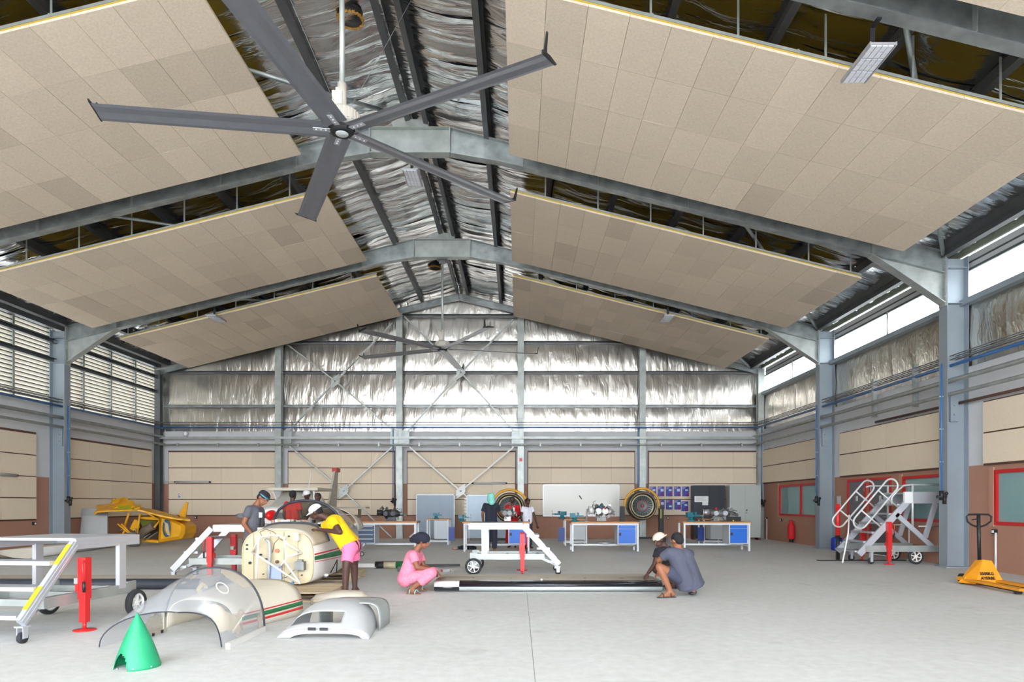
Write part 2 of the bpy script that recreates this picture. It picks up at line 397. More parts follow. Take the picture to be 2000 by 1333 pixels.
# right wall with its doors and windows
OP = [('window', 8.9, 13.4, .93, 2.03), ('window', 14.7, 16.6, .93, 2.03), ('window', 20.7, 24.45, .93, 2.03), ('door', 17.1, 18.15, 0, 2.05), ('door', 18.33, 19.36, 0, 2.05)]
wr = MB()
cuts = sorted([(o[1], o[2], o[3], o[4]) for o in OP]); y = Y0
for (a, b, z0, z1) in cuts:
    wr.b2((XR, y, 0), (XR+.25, a, 2.15)); wr.b2((XR, a, z1), (XR+.25, b, 2.15))
    if z0 > 0: wr.b2((XR, a, 0), (XR+.25, b, z0))
    y = b
wr.b2((XR, y, 0), (XR+.25, YB, 2.15)); wr = wr.put('wall_right', M_brown, **ST)
MB().b2((XR, Y0, 2.15), (XR+.25, YB, 4.25)).put('upper_band', M_white, wr)
for (a, b) in ((8.65, 13.65), (14.65, 19.75), (20.65, 26.1)):
    MB().b2((XR-.05, a, 2.13), (XR, b, 3.44)).put('panel_backing', M_brownd, wr)
    W = b-a-.06
    def pt(u0, u1, v0, v1):
        MB().b2((XR-.085, u0, v0), (XR-.05, u1, v1)).put('wall_panel', M_wtile, wr)
    tiles(wr, '', a, b, 2.14, 2, [W*.25]*4, pt, rh=.635)
M_glass = mat('window_glass', (150, 188, 190), .03, 0, spec=1.0, alpha=.55)
M_off = mat('office_wall', (150, 175, 178), .8); M_curt = mat('office_curtain', (175, 200, 200), .8, var=.1, vs_=2, stretch=(1, 6, .2))
M_drgrey = mat('door_grey', (105, 104, 110), .55)
wn = 0; dn = 0
for (kd, a, b, z0, z1) in OP:
    if kd == 'window':
        wn += 1; m = MB(); t = .07
        m.b2((XR-.02, a, z0), (XR+.08, b, z0+t)); m.b2((XR-.02, a, z1-t), (XR+.08, b, z1)); m.b2((XR-.02, a, z0+t), (XR+.08, a+t, z1-t)); m.b2((XR-.02, b-t, z0+t), (XR+.08, b, z1-t))
        mid = (a+b)/2 if wn != 3 else 22.6
        if b-a > 2: m.b2((XR-.02, mid-t/2, z0+t), (XR+.08, mid+t/2, z1-t))
        wo = m.put('window_%d' % wn, M_redw, **ST)
        spans = [(a+t, mid-t/2), (mid+t/2, b-t)] if b-a > 2 else [(a+t, b-t)]
        for (p, q) in spans: MB().b2((XR+.03, p, z0+t), (XR+.036, q, z1-t)).put('pane', M_glass, wo)
        MB().b2((XR-.03, b, z0-.03), (XR+.0, b+.12, z1+.06)).put('reveal', M_brownh, wr)
        MB().b2((XR+1.6, a-.6, 0), (XR+1.65, b+.6, 2.6)).put('office_wall', M_off, wr)
        MB().b2((XR+.3, a+.1, z0+.1), (XR+.32, a+(b-a)*.35, z1)).put('curtain', M_curt, wr)
        MB().b2((XR+.25, a-.6, 2.3), (XR+1.65, b+.6, 2.4)).put('office_ceiling', M_off, wr)
        for q in (a-.6, b+.55): MB().b2((XR+.25, q, 0), (XR+1.65, q+.05, 2.4)).put('office_wall', M_off, wr)
    else:
        dn += 1; m = MB(); t = .07
        m.b2((XR-.03, a, 0), (XR+.06, a+t, z1)); m.b2((XR-.03, b-t, 0), (XR+.06, b, z1)); m.b2((XR-.03, a+t, z1-t), (XR+.06, b-t, z1))
        do = m.put('door_%d' % dn, M_redw, **ST)
        leaf = MB().b2((XR, a+t, .01), (XR+.045, b-t, z1-t)).put('door_leaf', M_drgrey, do)
        h = MB(); hy = a+t+.08 if dn == 1 else b-t-.08
        h.tube((XR, hy, 1.02), (XR-.06, hy, 1.02), .01); h.tube((XR-.06, hy, 1.02), (XR-.06, hy+(.12 if dn == 1 else -.12), 1.02), .01)
        h.put('door_handle', M_alu, leaf)
        MB().box((XR-.005, (a+b)/2, 1.5), (.008, .1, .14)).put('door_plate', M_wp, leaf)
        for zz in (.3, 1.75): MB().box((XR-.02, b-t if dn == 1 else a+t, zz), (.02, .03, .1)).put('hinge', M_alu, do)
# foil band, sill beam, clerestory, eave of the right wall
rz_ = [4.27, 5.55]
yy = Y0; i = 0
while yy < YB-.1:
    y1 = min(yy+1.0, YB)
    foil_wall(wr, yy, y1, 4.22, lambda u: 5.58, lambda u, d, z: Vector((XR+.04-d, u, z)), rz_, 40+i*2.1, amp=.05).put('foil_sheet', M_foilright, wr); yy = y1; i += 1
MB().b2((XR+.1, Y0, 4.2), (XR+.2, YB, 5.6)).put('cladding', M_white, wr)
m = MB(); m.cbeam((XR-.02, Y0, 5.62), (XR-.02, YB, 5.62), .2, .12, up=(0, 0, 1)); m.put('sill_beam', M_bluest, wr)
m = MB(); m.b2((XR+.02, Y0, 6.67), (XR+.07, YB, 6.81)); m.put('eave_rail', mat('greenish_steel', (140, 144, 128), .6), wr)
MB().b2((XR+.16, Y0, 6.36), (XR+.2, YB, 6.41)).put('head_rail', M_dark, wr)
MB().b2((XR+.2, Y0, 6.41), (XR+.23, YB, 6.7)).put('fascia', M_white, wr)
MB().b2((XR+.18, Y0, 6.53), (XR+.2, YB, 6.56)).put('fascia_joint', M_dark, wr)
m = MB(); m.b2((XR-.5, Y0, 6.6), (XR-.42, YB, 6.78)); m.b2((XR-.52, Y0, 6.59), (XR-.38, YB, 6.6)); m.put('eave_purlin', M_dark, wr)
for y in (11.3, 17.3, 23.3): MB().tube((XR+.0, y, 5.65), (XR+.0, y, 6.3), .02, n=6).put('mullion', M_galvl, wr)
for z, m, xx, r in ((3.95, M_galvl, .4, .05), (3.66, M_galvl, .42, .04), (4.3, M_blue, .3, .035)):
    MB().tube((XR-xx, Y0, z), (XR-xx, YB-.3, z), r, n=10).put('conduit_pipe' if m != M_blue else 'air_pipe', m, wr)
mb = MB()
for z in (4.42, 4.5): mb.tube((XR-.2, Y0, z), (XR-.2, YB-.3, z), .012, n=6); mb.tube((XR-.32, Y0, z), (XR-.32, YB-.3, z), .012, n=6)
k = Y0
while k < YB-.3: mb.tube((XR-.2, k, 4.42), (XR-.32, k, 4.42), .006, n=4); mb.tube((XR-.32, k, 4.42), (XR-.32, k, 4.5), .006, n=4); k += .25
mb.put('cable_tray', M_cond, wr, kind='stuff')
MB().tube((XR-.14, 8.6, 3.5), (XR-.14, 17.6, 3.5), .03, n=8).put('copper_pipe', M_brownd, wr)
for y in (17.4, 15.6): MB().cbeam((XR-.28, y, 3.6), (XR-.28, y, 4.6), .1, .1, up=(1, 0, 0)).put('tray_post', M_galv, wr)

# roof
roof = MB()
for s, xe in ((-1, XL-.5), (1, XR+.9)):
    roof.prism([(XC, Y0-.5, 9.86), (xe, Y0-.5, zr(xe, 9.86)), (xe, Y0-.5, zr(xe, 9.92)), (XC, Y0-.5, 9.92)], (0, YB-Y0+.8, 0))
roof = roof.put('ceiling', M_galvl, **ST)
def roll_mesh(s, seed, xe, n=44):
    mb = MB(); L = abs(xe-XC)-.0
    def fn(a, b):
        u = a*L; y = b*1.22-.61
        t = ((u+1.3) % 1.5)/1.5; sag = math.sin(math.pi*t)
        d = .08*sag+.06*(.2+.8*sag)*noise.noise(Vector((u*.5, y*4.5, seed)))+.02*(1-abs(noise.noise(Vector((u*.9, y*7, seed+5))))*2)**3
        return Vector((s*u, y, -.25*u-d))
    mb.grid(fn, n, 20); return mb.mesh('foil_roll', M_foilroof)
for s, xe in ((-1, XL), (1, XR+.85)):
    vr = [roll_mesh(s, 3.3*q+s, xe) for q in range(4)]; y = Y0; i = 0
    while y < YB+.2:
        link('foil_roll', vr[(i*3+(i//4)) % 4], roof, loc=(XC, y+.6, 9.80)); y += 1.2; i += 1
for s in (-1, 1):
    for off in (.36 if s > 0 else .08, 1.65 if s > 0 else 1.45, 3.05, 4.55, 6.05, 7.55, 9.05, 10.55, 11.35):
        x = XC+s*off
        MB().cbeam((x, Y0-.3, zr(x)+.1), (x, YB, zr(x)+.1), .11, .22, up=(s*.25, 0, 1), sgn=s).put('purlin', M_dark, roof)
# wind braces in the roof plane
for (p, q) in (((-2.5, 13.9), (-4.7, 11.6)), ((-9.5, 14.4), (-4.8, 20.2)), ((4.8, 8.4), (9.0, 14.2)), ((4.6, 14.4), (9.0, 20.2)), ((-9, 8.4), (-4.8, 14.2)), ((4.6, 20.4), (9.0, 26.)), ((-9.5, 20.4), (-4.8, 26.))):
    MB().tube((p[0], p[1], zr(p[0])-.08), (q[0], q[1], zr(q[0])-.08), .04, n=8).put('wind_brace', M_galv, roof)
# portal frames
for fi, fy in enumerate(FY[:5]):
    t = thing('portal_frame', ['galvanised steel portal frame behind the photographer', 'galvanised steel portal frame overhead, outside the view', 'nearest galvanised roof frame, crossing the top right corner', 'second galvanised portal frame, just behind the large near fan', 'third galvanised portal frame, carrying the small far fan'][fi], 'steel frame', (XC, fy, 0))
    for s, xe in ((-1, XL), (1, XR)):
        hx = abs(xe-XC)
        # column
        mb = MB(); xi = hx-.46; mb.b2((s*xi, -.14, 0), (s*(xi+.014), .14, zr(xe)-.05)); mb.b2((s*(hx-.02), -.14, 0), (s*(hx-.006), .14, zr(xe)-.0)); mb.b2((s*xi, -.006, 0), (s*hx, .006, zr(xe)-.02))
        mb.b2((s*(xi+.12), -.07, 3.1), (s*(xi+.28), -.02, 3.62)); mb.tube((s*(xi+.2), -.07, 3.25), (s*(xi+.2), -.1, 3.25), .025); mb.tube((s*(xi+.2), -.07, 3.45), (s*(xi+.2), -.1, 3.45), .025)
        for z in (5.6, 6.35): mb.b2((s*xi, -.13, z), (s*hx, .13, z+.012))
        mb.b2((s*(xi-.06), -.2, 0), (s*(hx-.01), .2, .025))
        mb.put('column', M_bluest, t)
        # rafter: flat crown then slope
        zt = lambda u: min(9.34, 9.34-.25*(u-.85)) if u > .85 else 9.34
        mb = MB()
        for z0, dz in ((0, -.014), (-.55, .014)):
            zq = z0+.09 if z0 else z0
            mb.prism([(s*.85, -.1, 9.34+z0), (s*1.9, -.1, zt(1.9)+zq), (s*1.9, -.1, zt(1.9)+zq+dz), (s*.85, -.1, 9.34+z0+dz)], (0, .2, 0))
            mb.prism([(s*1.9, -.1, zt(1.9)+zq), (s*xi, -.1, zt(xi)+zq), (s*xi, -.1, zt(xi)+zq+dz), (s*1.9, -.1, zt(1.9)+zq+dz)], (0, .2, 0))
        mb.prism([(s*.85, -.005, 9.33), (s*1.9, -.005, zt(1.9)), (s*1.9, -.005, zt(1.9)-.45), (s*.85, -.005, 8.79)], (0, .01, 0))
        mb.prism([(s*1.9, -.005, zt(1.9)), (s*xi, -.005, zt(xi)), (s*xi, -.005, zt(xi)-.45), (s*1.9, -.005, zt(1.9)-.45)], (0, .01, 0))
        mb.put('rafter', M_galv, t)
        # haunch
        hs = 9.8; zb = zt(hs)-.46
        mb = MB(); mb.prism([(s*hs, -.005, zb+.02), (s*xi, -.005, zt(xi)-.45), (s*xi, -.005, 5.6)], (0, .01, 0))
        mb.prism([(s*hs, -.12, zb), (s*hs, -.12, zb+.014), (s*xi, -.12, 5.614), (s*xi, -.12, 5.6)], (0, .24, 0))
        mb.box((s*(xi-.01), 0, 6.2), (.02, .24, 1.3)); mb.put('haunch', M_galvl, t)
        mb = MB()
        for z in [5.75+.13*q for q in range(9)]:
            for yy in (-.09, .09): mb.tube((s*(xi-.01), yy, z), (s*(xi-.045), yy, z), .016, n=6)
        mb.put('bolts', M_galv, t, kind='stuff')
        for u in (2.4, 4.0, 5.9, 7.9, 9.8):
            mb = MB(); mb.beam((s*u, -.08, zt(u)-.02), (s*u, -.08, zt(u)-.45), .012, .09, up=(0, 1, 0)); mb.put('stiffener', M_galvl, t)
            if u < 9: MB().beam((s*(u+.2), .1, zt(u)-.5), (s*(u+.2), .8, zt(u)+.2), .05, .012, up=(0, 0, 1)).put('fly_brace', M_galvl, t)
    mb = MB(); mb.b2((-.85, -.12, 9.326), (.85, .12, 9.34)); mb.b2((-.85, -.12, 8.79), (.85, .12, 8.804)); mb.b2((-.85, -.005, 8.8), (.85, .005, 9.33))
    for s in (-1, 1):
        mb.b2((s*.84, -.12, 8.79), (s*.86, .12, 9.34))
    mb.put('crown', M_galvl, t)
    MB().prism([(-.36, 0, 9.34), (.36, 0, 9.34), (.4, 0, 9.5), (.2, 0, 9.56), (-.2, 0, 9.56), (-.4, 0, 9.5)], (0, .014, 0)).put('ridge_plate', M_galvl, t)
# acoustic ceiling rafts
def raft(side, ya, yb, label):
    xin = 2.12; n = 14; tilt = .2455; L = 8.02; t = thing('ceiling_raft', label, 'ceiling raft', (XC+side*xin, ya, 8.46), 0)
    cs = math.hypot(1, tilt); dx = L/n
    tl = MB()
    prof = [(0, 0), (side*(dx-.005), -tilt*(dx-.005)), (side*(dx-.005), -tilt*(dx-.005)+.035), (0, .035)]
    row = (yb-ya)/4
    tl.prism([(p[0], 0, p[1]) for p in prof], (0, row-.006, 0)); me = tl.mesh('ceiling_tile', M_tile)
    for i in range(n):
        for r in range(4):
            o = link('ceiling_tile', me, t, loc=(side*dx*i, r*row, -tilt*dx*i+random.uniform(-.002, .002)))
    MB().prism([(side*.02, .02, .036), (side*(L-.02), .02, -tilt*L+.036), (side*(L-.02), .02, -tilt*L+.075), (side*.02, .02, .075)], (0, yb-ya-.04, 0)).put('insulation', M_yel, t)
    m = MB()
    for y in (0.01, yb-ya-.03):
        m.prism([(0, y, .078), (side*L, y, -tilt*L+.078), (side*L, y, -tilt*L+.12), (0, y, .12)], (0, .03, 0))
    for u in (.01, .25, .5, .75, .99): m.prism([(side*L*u, 0, -tilt*L*u+.078), (side*L*u, 0, -tilt*L*u+.12), (side*(L*u+.03*(-1 if u > .5 else 1)), 0, -tilt*L*u+.12), (side*(L*u+.03*(-1 if u > .5 else 1)), 0, -tilt*L*u+.078)], (0, yb-ya, 0))
    m.put('raft_frame', M_galvl, t)
    for u in (.1, .25, .4, .55, .7, .85, .97):
        for y in (.03, yb-ya-.05):
            x = L*u; MB().beam((side*x, y, -tilt*x+.1), (side*x, y, -tilt*x+.1+.62), .03, .012, up=(0, 1, 0)).put('hanger', M_galvl, t)
raft(-1, -3.0, 1.75, 'beige acoustic ceiling raft overhead on the left, outside the view')
raft(1, -3.0, 1.75, 'beige acoustic ceiling raft overhead on the right, outside the view')
raft(-1, 3.0, 7.75, 'beige acoustic ceiling raft outside the top left of the view')
raft(1, 3.0, 7.75, 'beige acoustic ceiling raft cut off at the top right corner')
raft(-1, 9.2, 13.65, 'large near left ceiling raft of beige tiles, behind the big fan')
raft(1, 9.2, 13.65, 'large near right ceiling raft of beige tiles with one darker tile')
raft(-1, 15.3, 19.6, 'middle left ceiling raft of beige wood wool tiles')
raft(1, 15.3, 19.6, 'middle right ceiling raft of beige wood wool tiles')
raft(-1, 20.95, 25.35, 'farthest left ceiling raft, against the foil gable')
raft(1, 20.95, 25.35, 'farthest right ceiling raft, against the foil gable')
# outside building seen through the right clerestory
M_blk = mat('pale_blockwork', (236, 234, 230), .9)
bd = thing('neighbouring_building', 'pale blockwork building seen through the high right-hand window strip', 'building', (14.2, 16, 0))
MB().b2((0, -16, 0), (.3, 14, 7.4)).put('wall', mat('mortar', (205, 203, 199), .9), bd)
mb = MB(); 
for r in range(12):
    z = 5.0+r*.2; y = -15.9+(.2 if r % 2 else 0)
    while y < 13.5: mb.b2((-.012, y, z+.008), (0, y+.388, z+.192)); y += .4
mb.put('blocks', M_blk, bd, kind='stuff')
MB().b2((-.3, -16.2, 7.4), (.5, 14.2, 7.55)).put('coping', M_blk, bd)
# ---------------- ceiling fans, lights, vents ----------------
M_blade = mat('fan_blade_aluminium', (132, 135, 144), .38, .6, var=.04, vs_=8)
M_fanw = mat('fan_housing', (186, 180, 170), .5)
def fan(name, label, loc, a0, rod, rx=0):
    t = thing(name, label, 'fan', loc, 0, None)
    # blade mesh along +x
    b = MB()
    prof = [(-.15, 0), (-.1, .016), (0, .028), (.1, .018), (.15, 0), (.1, -.004), (0, .003), (-.1, -.006)]
    x0, x1 = .17, 2.93; n = len(prof); vs = []
    for x in (x0, x1):
        for (y, z) in prof:
            tw = R(9); vs.append((x, y*math.cos(tw)-z*math.sin(tw), y*math.sin(tw)+z*math.cos(tw)))
    b.add(vs, [(i, (i+1) % n, n+(i+1) % n, n+i) for i in range(n)]+[tuple(range(n))[::-1], tuple(range(n, 2*n))]); bm_ = b.mesh('blade', M_blade)
    wl = MB(); wl.prism([(2.93, -.16, -.03), (2.93, .16, .025), (2.93, .19, .05), (2.93, .02, .05), (2.93, -.16, .01)], (.018, 0, 0))
    wl.prism([(2.94, -.15, -.02), (2.94, -.08, -.01), (2.98, -.13, .19), (2.98, -.155, .19)], (.014, 0, 0)); wm = wl.mesh('winglet', M_black)
    br = MB(); br.b2((.12, -.035, -.012), (.36, .035, -.004))
    for q in (.2, .26, .32): br.tube((q, 0, -.004), (q, 0, -.022), .012, n=6)
    brm = br.mesh('blade_bracket', M_alu)
    for k in range(5):
        a = R(a0+72*k); o = link('blade', bm_, t, rot=(0, 0, a)); link('winglet', wm, o); link('blade_bracket', brm, o)
    h = MB(); h.lathe([(0, -.045), (.13, -.045), (.15, -.03), (.15, .0), (.17, .02), (0, .02)], n=10, smooth=False); h.put('hub', M_black, t)
    h = MB(); h.lathe([(0, -.052), (.075, -.052), (.082, -.044), (0, -.044)], n=20); h.put('hub_cap', mat('cap_white', (190, 195, 200), .4), t)
    h = MB(); h.lathe([(.1, .03), (.2, .05), (.215, .08), (.215, .2), (.19, .235), (.1, .26), (.075, .28), (0, .28)], n=26)
    for k in range(26):
        a = 2*math.pi*k/26; h.box((.218*math.cos(a), .218*math.sin(a), .14), (.014, .02, .13), Euler((0, 0, a)))
    h.put('motor', M_fanw, t)
    h = MB(); h.b2((-.11, -.08, .27), (.02, .08, .47)); h.b2((-.07, -.05, .47), (.03, .05, .53)); h.tube((0, 0, .27), (0, 0, .6), .06); h.put('gear_housing', M_fanw, t)
    MB().tube((0, 0, .5), (0, 0, rod), .035).put('rod', M_galvl, t)
    h = MB(); h.b2((-.16, -.1, rod-.02), (.16, .1, rod)); h.b2((-.1, -.02, rod-.12), (.1, .02, rod-.02)); h.put('mount', M_dark, t)
    for k in range(2):
        a = R(45+180*k); MB().tube((.1*math.cos(a), .1*math.sin(a), .3), (1.5*math.cos(a), .9*math.sin(a), rod-.0), .0028, n=5).put('guy_wire', M_cond, t)
    return t
fan('ceiling_fan', 'huge five-bladed aluminium ceiling fan hanging in the foreground', P(668, 255, 8.62), 44, 8.79-6.155)
fan('ceiling_fan', 'smaller-looking far ceiling fan in front of the foil gable', P(864, 683, 20.42), 13, 8.79-6.06)
M_led = mat('led_white', (214, 216, 224), .4)
M_ledf = mat('led_frame', (176, 178, 184), .4, .5)
def led(name, label, X, Y, z):
    t = thing(name, label, 'light', (X, Y, z))
    m = MB(); m.b2((-.16, -.37, 0), (.16, .37, .03)); m.b2((-.165, -.375, -.01), (-.15, .375, .035)); m.b2((.15, -.375, -.01), (.165, .375, .035)); m.put('casing', M_ledf, t)
    m = MB()
    for j in range(3):
        for i in range(4):
            for q in range(2): m.b2((-.142+.072*i, -.355+.245*j+.115*q, -.012), (-.142+.072*i+.06, -.355+.245*j+.115*q+.1, 0))
    m.put('lens_grid', M_led, t, kind='stuff')
    m = MB(); m.b2((-.03, -.12, .03), (.03, -.1, .4)); m.b2((-.05, -.2, .03), (.05, .2, .06)); m.b2((-.03, -.28, .38), (.03, -.1, .4)); m.put('bracket', M_black, t)
led('high_bay_light', 'white grid high bay light at the top right, under the nearest frame', 4.45, 8.54, 6.95)
led('high_bay_light', 'white grid high bay light at the ridge, behind the big fan', -2.32, 14.75, 8.52)
led('high_bay_light', 'small high bay light on the left, above the farthest left raft', -9.33, 20.72, 7.08)
led('high_bay_light', 'small high bay light on the right, above the farthest right raft', 4.6, 20.72, 7.08)
M_vent = mat('vent_inside', (44, 42, 40), .7); M_rust = mat('torn_amber_rim', (176, 130, 50), .8)
for (x, y, d, lb) in ((685, 20, 11.3, 'round roof vent opening with torn amber rim near the big fan rod'), (850, 515, 23.1, 'small dark round roof vent opening above the far fan')):
    c = P(x, y, d)+Vector((0, 0, -.09)); t = thing('roof_vent', lb, 'vent', c)
    m = MB(); m.lathe([(.16, .05), (.2, .0), (.21, -.06), (.19, -.07), (.17, 0), (.15, .06)], n=24); m.lathe([(0, .06), (.2, .06), (.2, .065), (0, .065)], n=24); m.put('collar', M_vent, t)
    m = MB()
    for k in range(22):
        a = 2*math.pi*k/22; m.box((.205*math.cos(a), .205*math.sin(a), -.075), (.03, .05, .025+.02*random.random()), Euler((random.random(), random.random(), a)))
    m.put('rim', M_rust, t, kind='stuff')
# ---------------- wall fixtures ----------------
def bar_light(label, x, y, d, L, axis='x'):
    t = thing('tube_light', label, 'light', P(x, y, d)); v = Vector((1, 0, 0)) if axis == 'x' else Vector((0, 1, 0))
    MB().tube(-v*L/2, v*L/2, .045, n=10).put('tube', mat('tube_light_grey', (178, 180, 182), .4), t)
    for s in (-1, 1): MB().tube(v*s*L/2, v*s*(L/2+.06), .03, n=8).put('end_cap', M_black, t)
    MB().tube(-v*(L/2+.9), -v*L/2, .01, n=6).put('cable', M_cond, t)
bar_light('grey tube light on the back wall above the yellow wreck', 376, 942, YB-.17, 1.3)
bar_light('grey tube light on the back wall beside the central column', 956, 944.5, YB-.17, 1.25)
bar_light('grey tube light at the far left edge on the side wall', 30, 927, 19.0, 1.3, 'y')
for o in C.objects:
    if o.name.startswith('tube_light') and o['label'].startswith('grey tube light at the far left'): o.location = (XL+.14, 18.0, EYE+58*18.0/F)
# blue hoses on columns and wall
def hose(label, x, y, z0, z1):
    t = thing('air_hose', label, 'air hose', (x, y, z0))
    MB().tube((0, 0, 0), (0, 0, z1-z0), .016, n=8).put('pipe', M_blue, t)
    m = MB(); m.tube((0, 0, -.12), (0, 0, .08), .045); m.tube((-.1, 0, -.05), (.1, 0, -.05), .03); m.tube((.06, 0, -.2), (.06, 0, -.02), .04); m.ball((.1, 0, .02), .04); m.put('regulator', M_black, t)
    for q in range(3): MB().box((0, .02, (z1-z0)*(.25+.25*q)), (.09, .05, .025)).put('clamp', M_galvl, t)
hose('blue air hose on the left portal column', XL+.62, 20.1, 1.5, 4.3)
hose('blue air hose in front of the near right portal column', XR-.62, 14.1, 1.55, 4.3)
hose('blue air hose on the far right portal column', XR-.6, 20.05, 1.5, 4.3)
hose('blue air hose in the far right corner of the hall', XR-.22, 25.6, 1.45, 4.3)
hose('blue air hose on the gable column right of the whiteboard', 4.62, PB-.5, 1.5, 4.3)
hose('blue air hose on the gable column behind the dark piston engine', -4.82, PB-.5, 1.5, 4.3)
def outlet(label, x, y, z, s):
    t = thing('socket_box', label, 'socket', (x, y, z)); MB().box((0, 0, 0), (.09 if s == 0 else .06, .06 if s == 0 else .09, .09)).put('box', M_black, t)
    MB().box((0 if s == 0 else s*.035, -.035 if s == 0 else 0, 0), (.05, .012, .05) if s == 0 else (.012, .05, .05)).put('cover', M_wp, t)
outlet('black socket low on the left wall at the frame edge', XL+.03, 19.5, .78, 1)
outlet('black socket on the left wall beside the leaning grey panel', XL+.03, 22.0, .8, 1)
outlet('black socket on the back wall right of the yellow fin', P(383, 1010, YB)[0], PB-.03, .82, 0)
outlet('black socket on the back wall below the blue posters', P(1304, 1012, YB)[0], PB-.03, .8, 0)
outlet('black socket under the far right window', XR-.03, 24.2, .77, -1)
for i, (yy, lb) in enumerate(((13.35, 'black twin socket on the right wall behind the yellow pallet truck'), (16.3, 'black socket on a white conduit behind the handrail stairs'), (25.6, 'white conduit post in the far right corner'))):
    outlet(lb.replace('white conduit post', 'black socket on a white conduit post'), XR-.04, yy, .8, -1)
    t = thing('conduit', lb.split(' behind')[0].replace('black twin socket', 'white conduit').replace('black socket on a white conduit', 'white floor conduit')+(' rising from the floor' if i < 2 else ''), 'conduit', (XR-.05, yy-.05, 0)); MB().tube((0, 0, 0), (0, 0, .78), .02, n=8).put('pipe', M_wp, t); MB().box((0, 0, .01), (.05, .05, .02)).put('foot', M_wp, t)
t = thing('exit_plate', 'small framed notice on brown wall left of the grey doors', 'notice', (XR-.02, 19.85, 1.42)); MB().b2((-.01, -.13, -.17), (0, .13, .17)).put('frame', M_galvl, t); MB().b2((-.016, -.11, -.15), (-.01, .11, .15)).put('sheet', M_white, t)
t = thing('safety_sign', 'small red and white sign on the back wall panels at the left', 'sign', P(350, 968, PB-.1)); MB().b2((-.07, -.005, -.09), (.07, .005, .09)).put('board', M_wp, t); MB().lathe([(.035, 0), (.05, 0), (.05, .004), (.035, .004)], c=(0, -.006, .02), axis=(0, -1, 0), n=18).put('ring', M_red, t); MB().b2((-.05, -.009, -.085), (.05, -.005, -.045)).put('strip', M_blue, t)
MB().ball((0, 0, 0), .1).put('wall_lamp', M_wp, None, loc=P(362, 848, PB-.15)); tag(C.objects['wall_lamp'], 'small round white lamp high on the white band at left', 'lamp')
M_alarm = mat('alarm_orange', (220, 70, 40), .4)
t = thing('alarm_button', 'small orange alarm button on the gable column behind the woman in red', 'alarm', (.1, PB-.5, 3.06)); MB().b2((-.05, -.03, -.06), (.05, .03, .06)).put('box', M_alarm, t); MB().tube((0, -.03, 0), (0, -.04, 0), .02).put('button', M_red, t)
# fire extinguisher under red cover
t = thing('fire_extinguisher', 'red covered fire extinguisher hanging on the right wall below the far window', 'fire extinguisher', (XR-.18, 22.95, 0))
m = MB(); m.lathe([(.0, .14), (.11, .14), (.125, .2), (.12, .55), (.1, .64), (.06, .72), (.045, .8), (0, .82)], n=16); m.put('cover', mat('red_cloth', (196, 22, 36), .7), t)
MB().b2((-.05, .06, .74), (.14, .1, .78)).put('bracket', M_cond, t); MB().tube((.0, 0, .05), (.0, 0, .16), .07).put('base', M_black, t)
# ---------------- whiteboard, boards, cabinets ----------------
a = P(1060, 947, PB-.12); b = P(1210, 1009.5, PB-.12)
t = thing('whiteboard', 'large blank whiteboard on the back wall', 'whiteboard', ((a.x+b.x)/2, PB-.1, b.z)); W = b.x-a.x; H = a.z-b.z
MB().b2((-W/2+.02, -.02, .02), (W/2-.02, 0, H-.02)).put('board', mat('whiteboard_face', (216, 214, 206), .25), t)
m = MB(); m.b2((-W/2, -.035, 0), (W/2, 0, .03)); m.b2((-W/2, -.035, H-.03), (W/2, 0, H)); m.b2((-W/2, -.035, 0), (-W/2+.03, 0, H)); m.b2((W/2-.03, -.035, 0), (W/2, 0, H)); m.put('frame', M_alu, t)
m = MB(); m.box((0, -.04, 0), (.04, .02, .17), Euler((0, R(-35), 0))); o = m.put('marker', M_black, None, loc=P(1133.5, 972, PB-.11)); tag(o, 'black marker holder stuck to the whiteboard', 'marker')
def panelboard(label, x0, x1, y0, y1, d, m_, lip=False):
    a = P(x0, y0, d); b = P(x1, y1, d); zb = max(b.z, .02); t = thing('display_board', label, 'board', ((a.x+b.x)/2, d, 0)); W = b.x-a.x; H = a.z
    o = MB().b2((-W/2, -.015, zb), (W/2, .015, H)).put('panel', m_, t)
    m = MB(); m.b2((-W/2, -.025, H-.04), (W/2, .02, H)); m.b2((-W/2, -.025, zb), (-W/2+.03, .02, H)); m.b2((W/2-.03, -.025, zb), (W/2, .02, H)); m.put('frame', M_alum, t)
    for s in (-1, 1): m = MB(); m.beam((s*(W/2-.1), 0, 0), (s*(W/2-.1), 0, zb+.3), .04, .03); m.b2((s*(W/2-.1)-.02, -.25, 0), (s*(W/2-.1)+.02, .25, .03)); m.put('leg', M_alum, t)
    if lip:
        for q in range(12): MB().box((-W/2-.03, -.03, H-.15-.12*q), (.09, .03, .05)).put('hook', M_wp, t)
    return t
M_brd = mat('grey_blue_board', (128, 140, 152), .45, .2, var=.05, vs_=1.5)
panelboard('blue-grey metal display board behind the small table', 813, 888, 966, 1052, 25.4, M_brd)
panelboard('blue-grey metal display board with white hooks behind the workbench', 911, 1000, 967, 1052, 24.6, mat('light_board', (150, 165, 178), .4, .2, var=.06), True)
M_post = mat('poster_blue', (34, 58, 150), .35, var=.25, vs_=9); M_posm = mat('poster_magenta', (160, 40, 130), .4); M_posw = mat('poster_white', (200, 210, 235), .3)
ptx = [(1268.6, 951), (1284.6, 951), (1300.4, 951), (1316.5, 951), (1332.5, 951), (1285, 977), (1300.6, 977), (1317, 977), (1331, 980)]
names = ['leftmost in the upper row', 'second in the upper row', 'third in the upper row', 'fourth in the upper row', 'fifth in the upper row', 'leftmost in the lower row', 'second in the lower row', 'third in the lower row', 'lowest-hung at the right of the lower row']
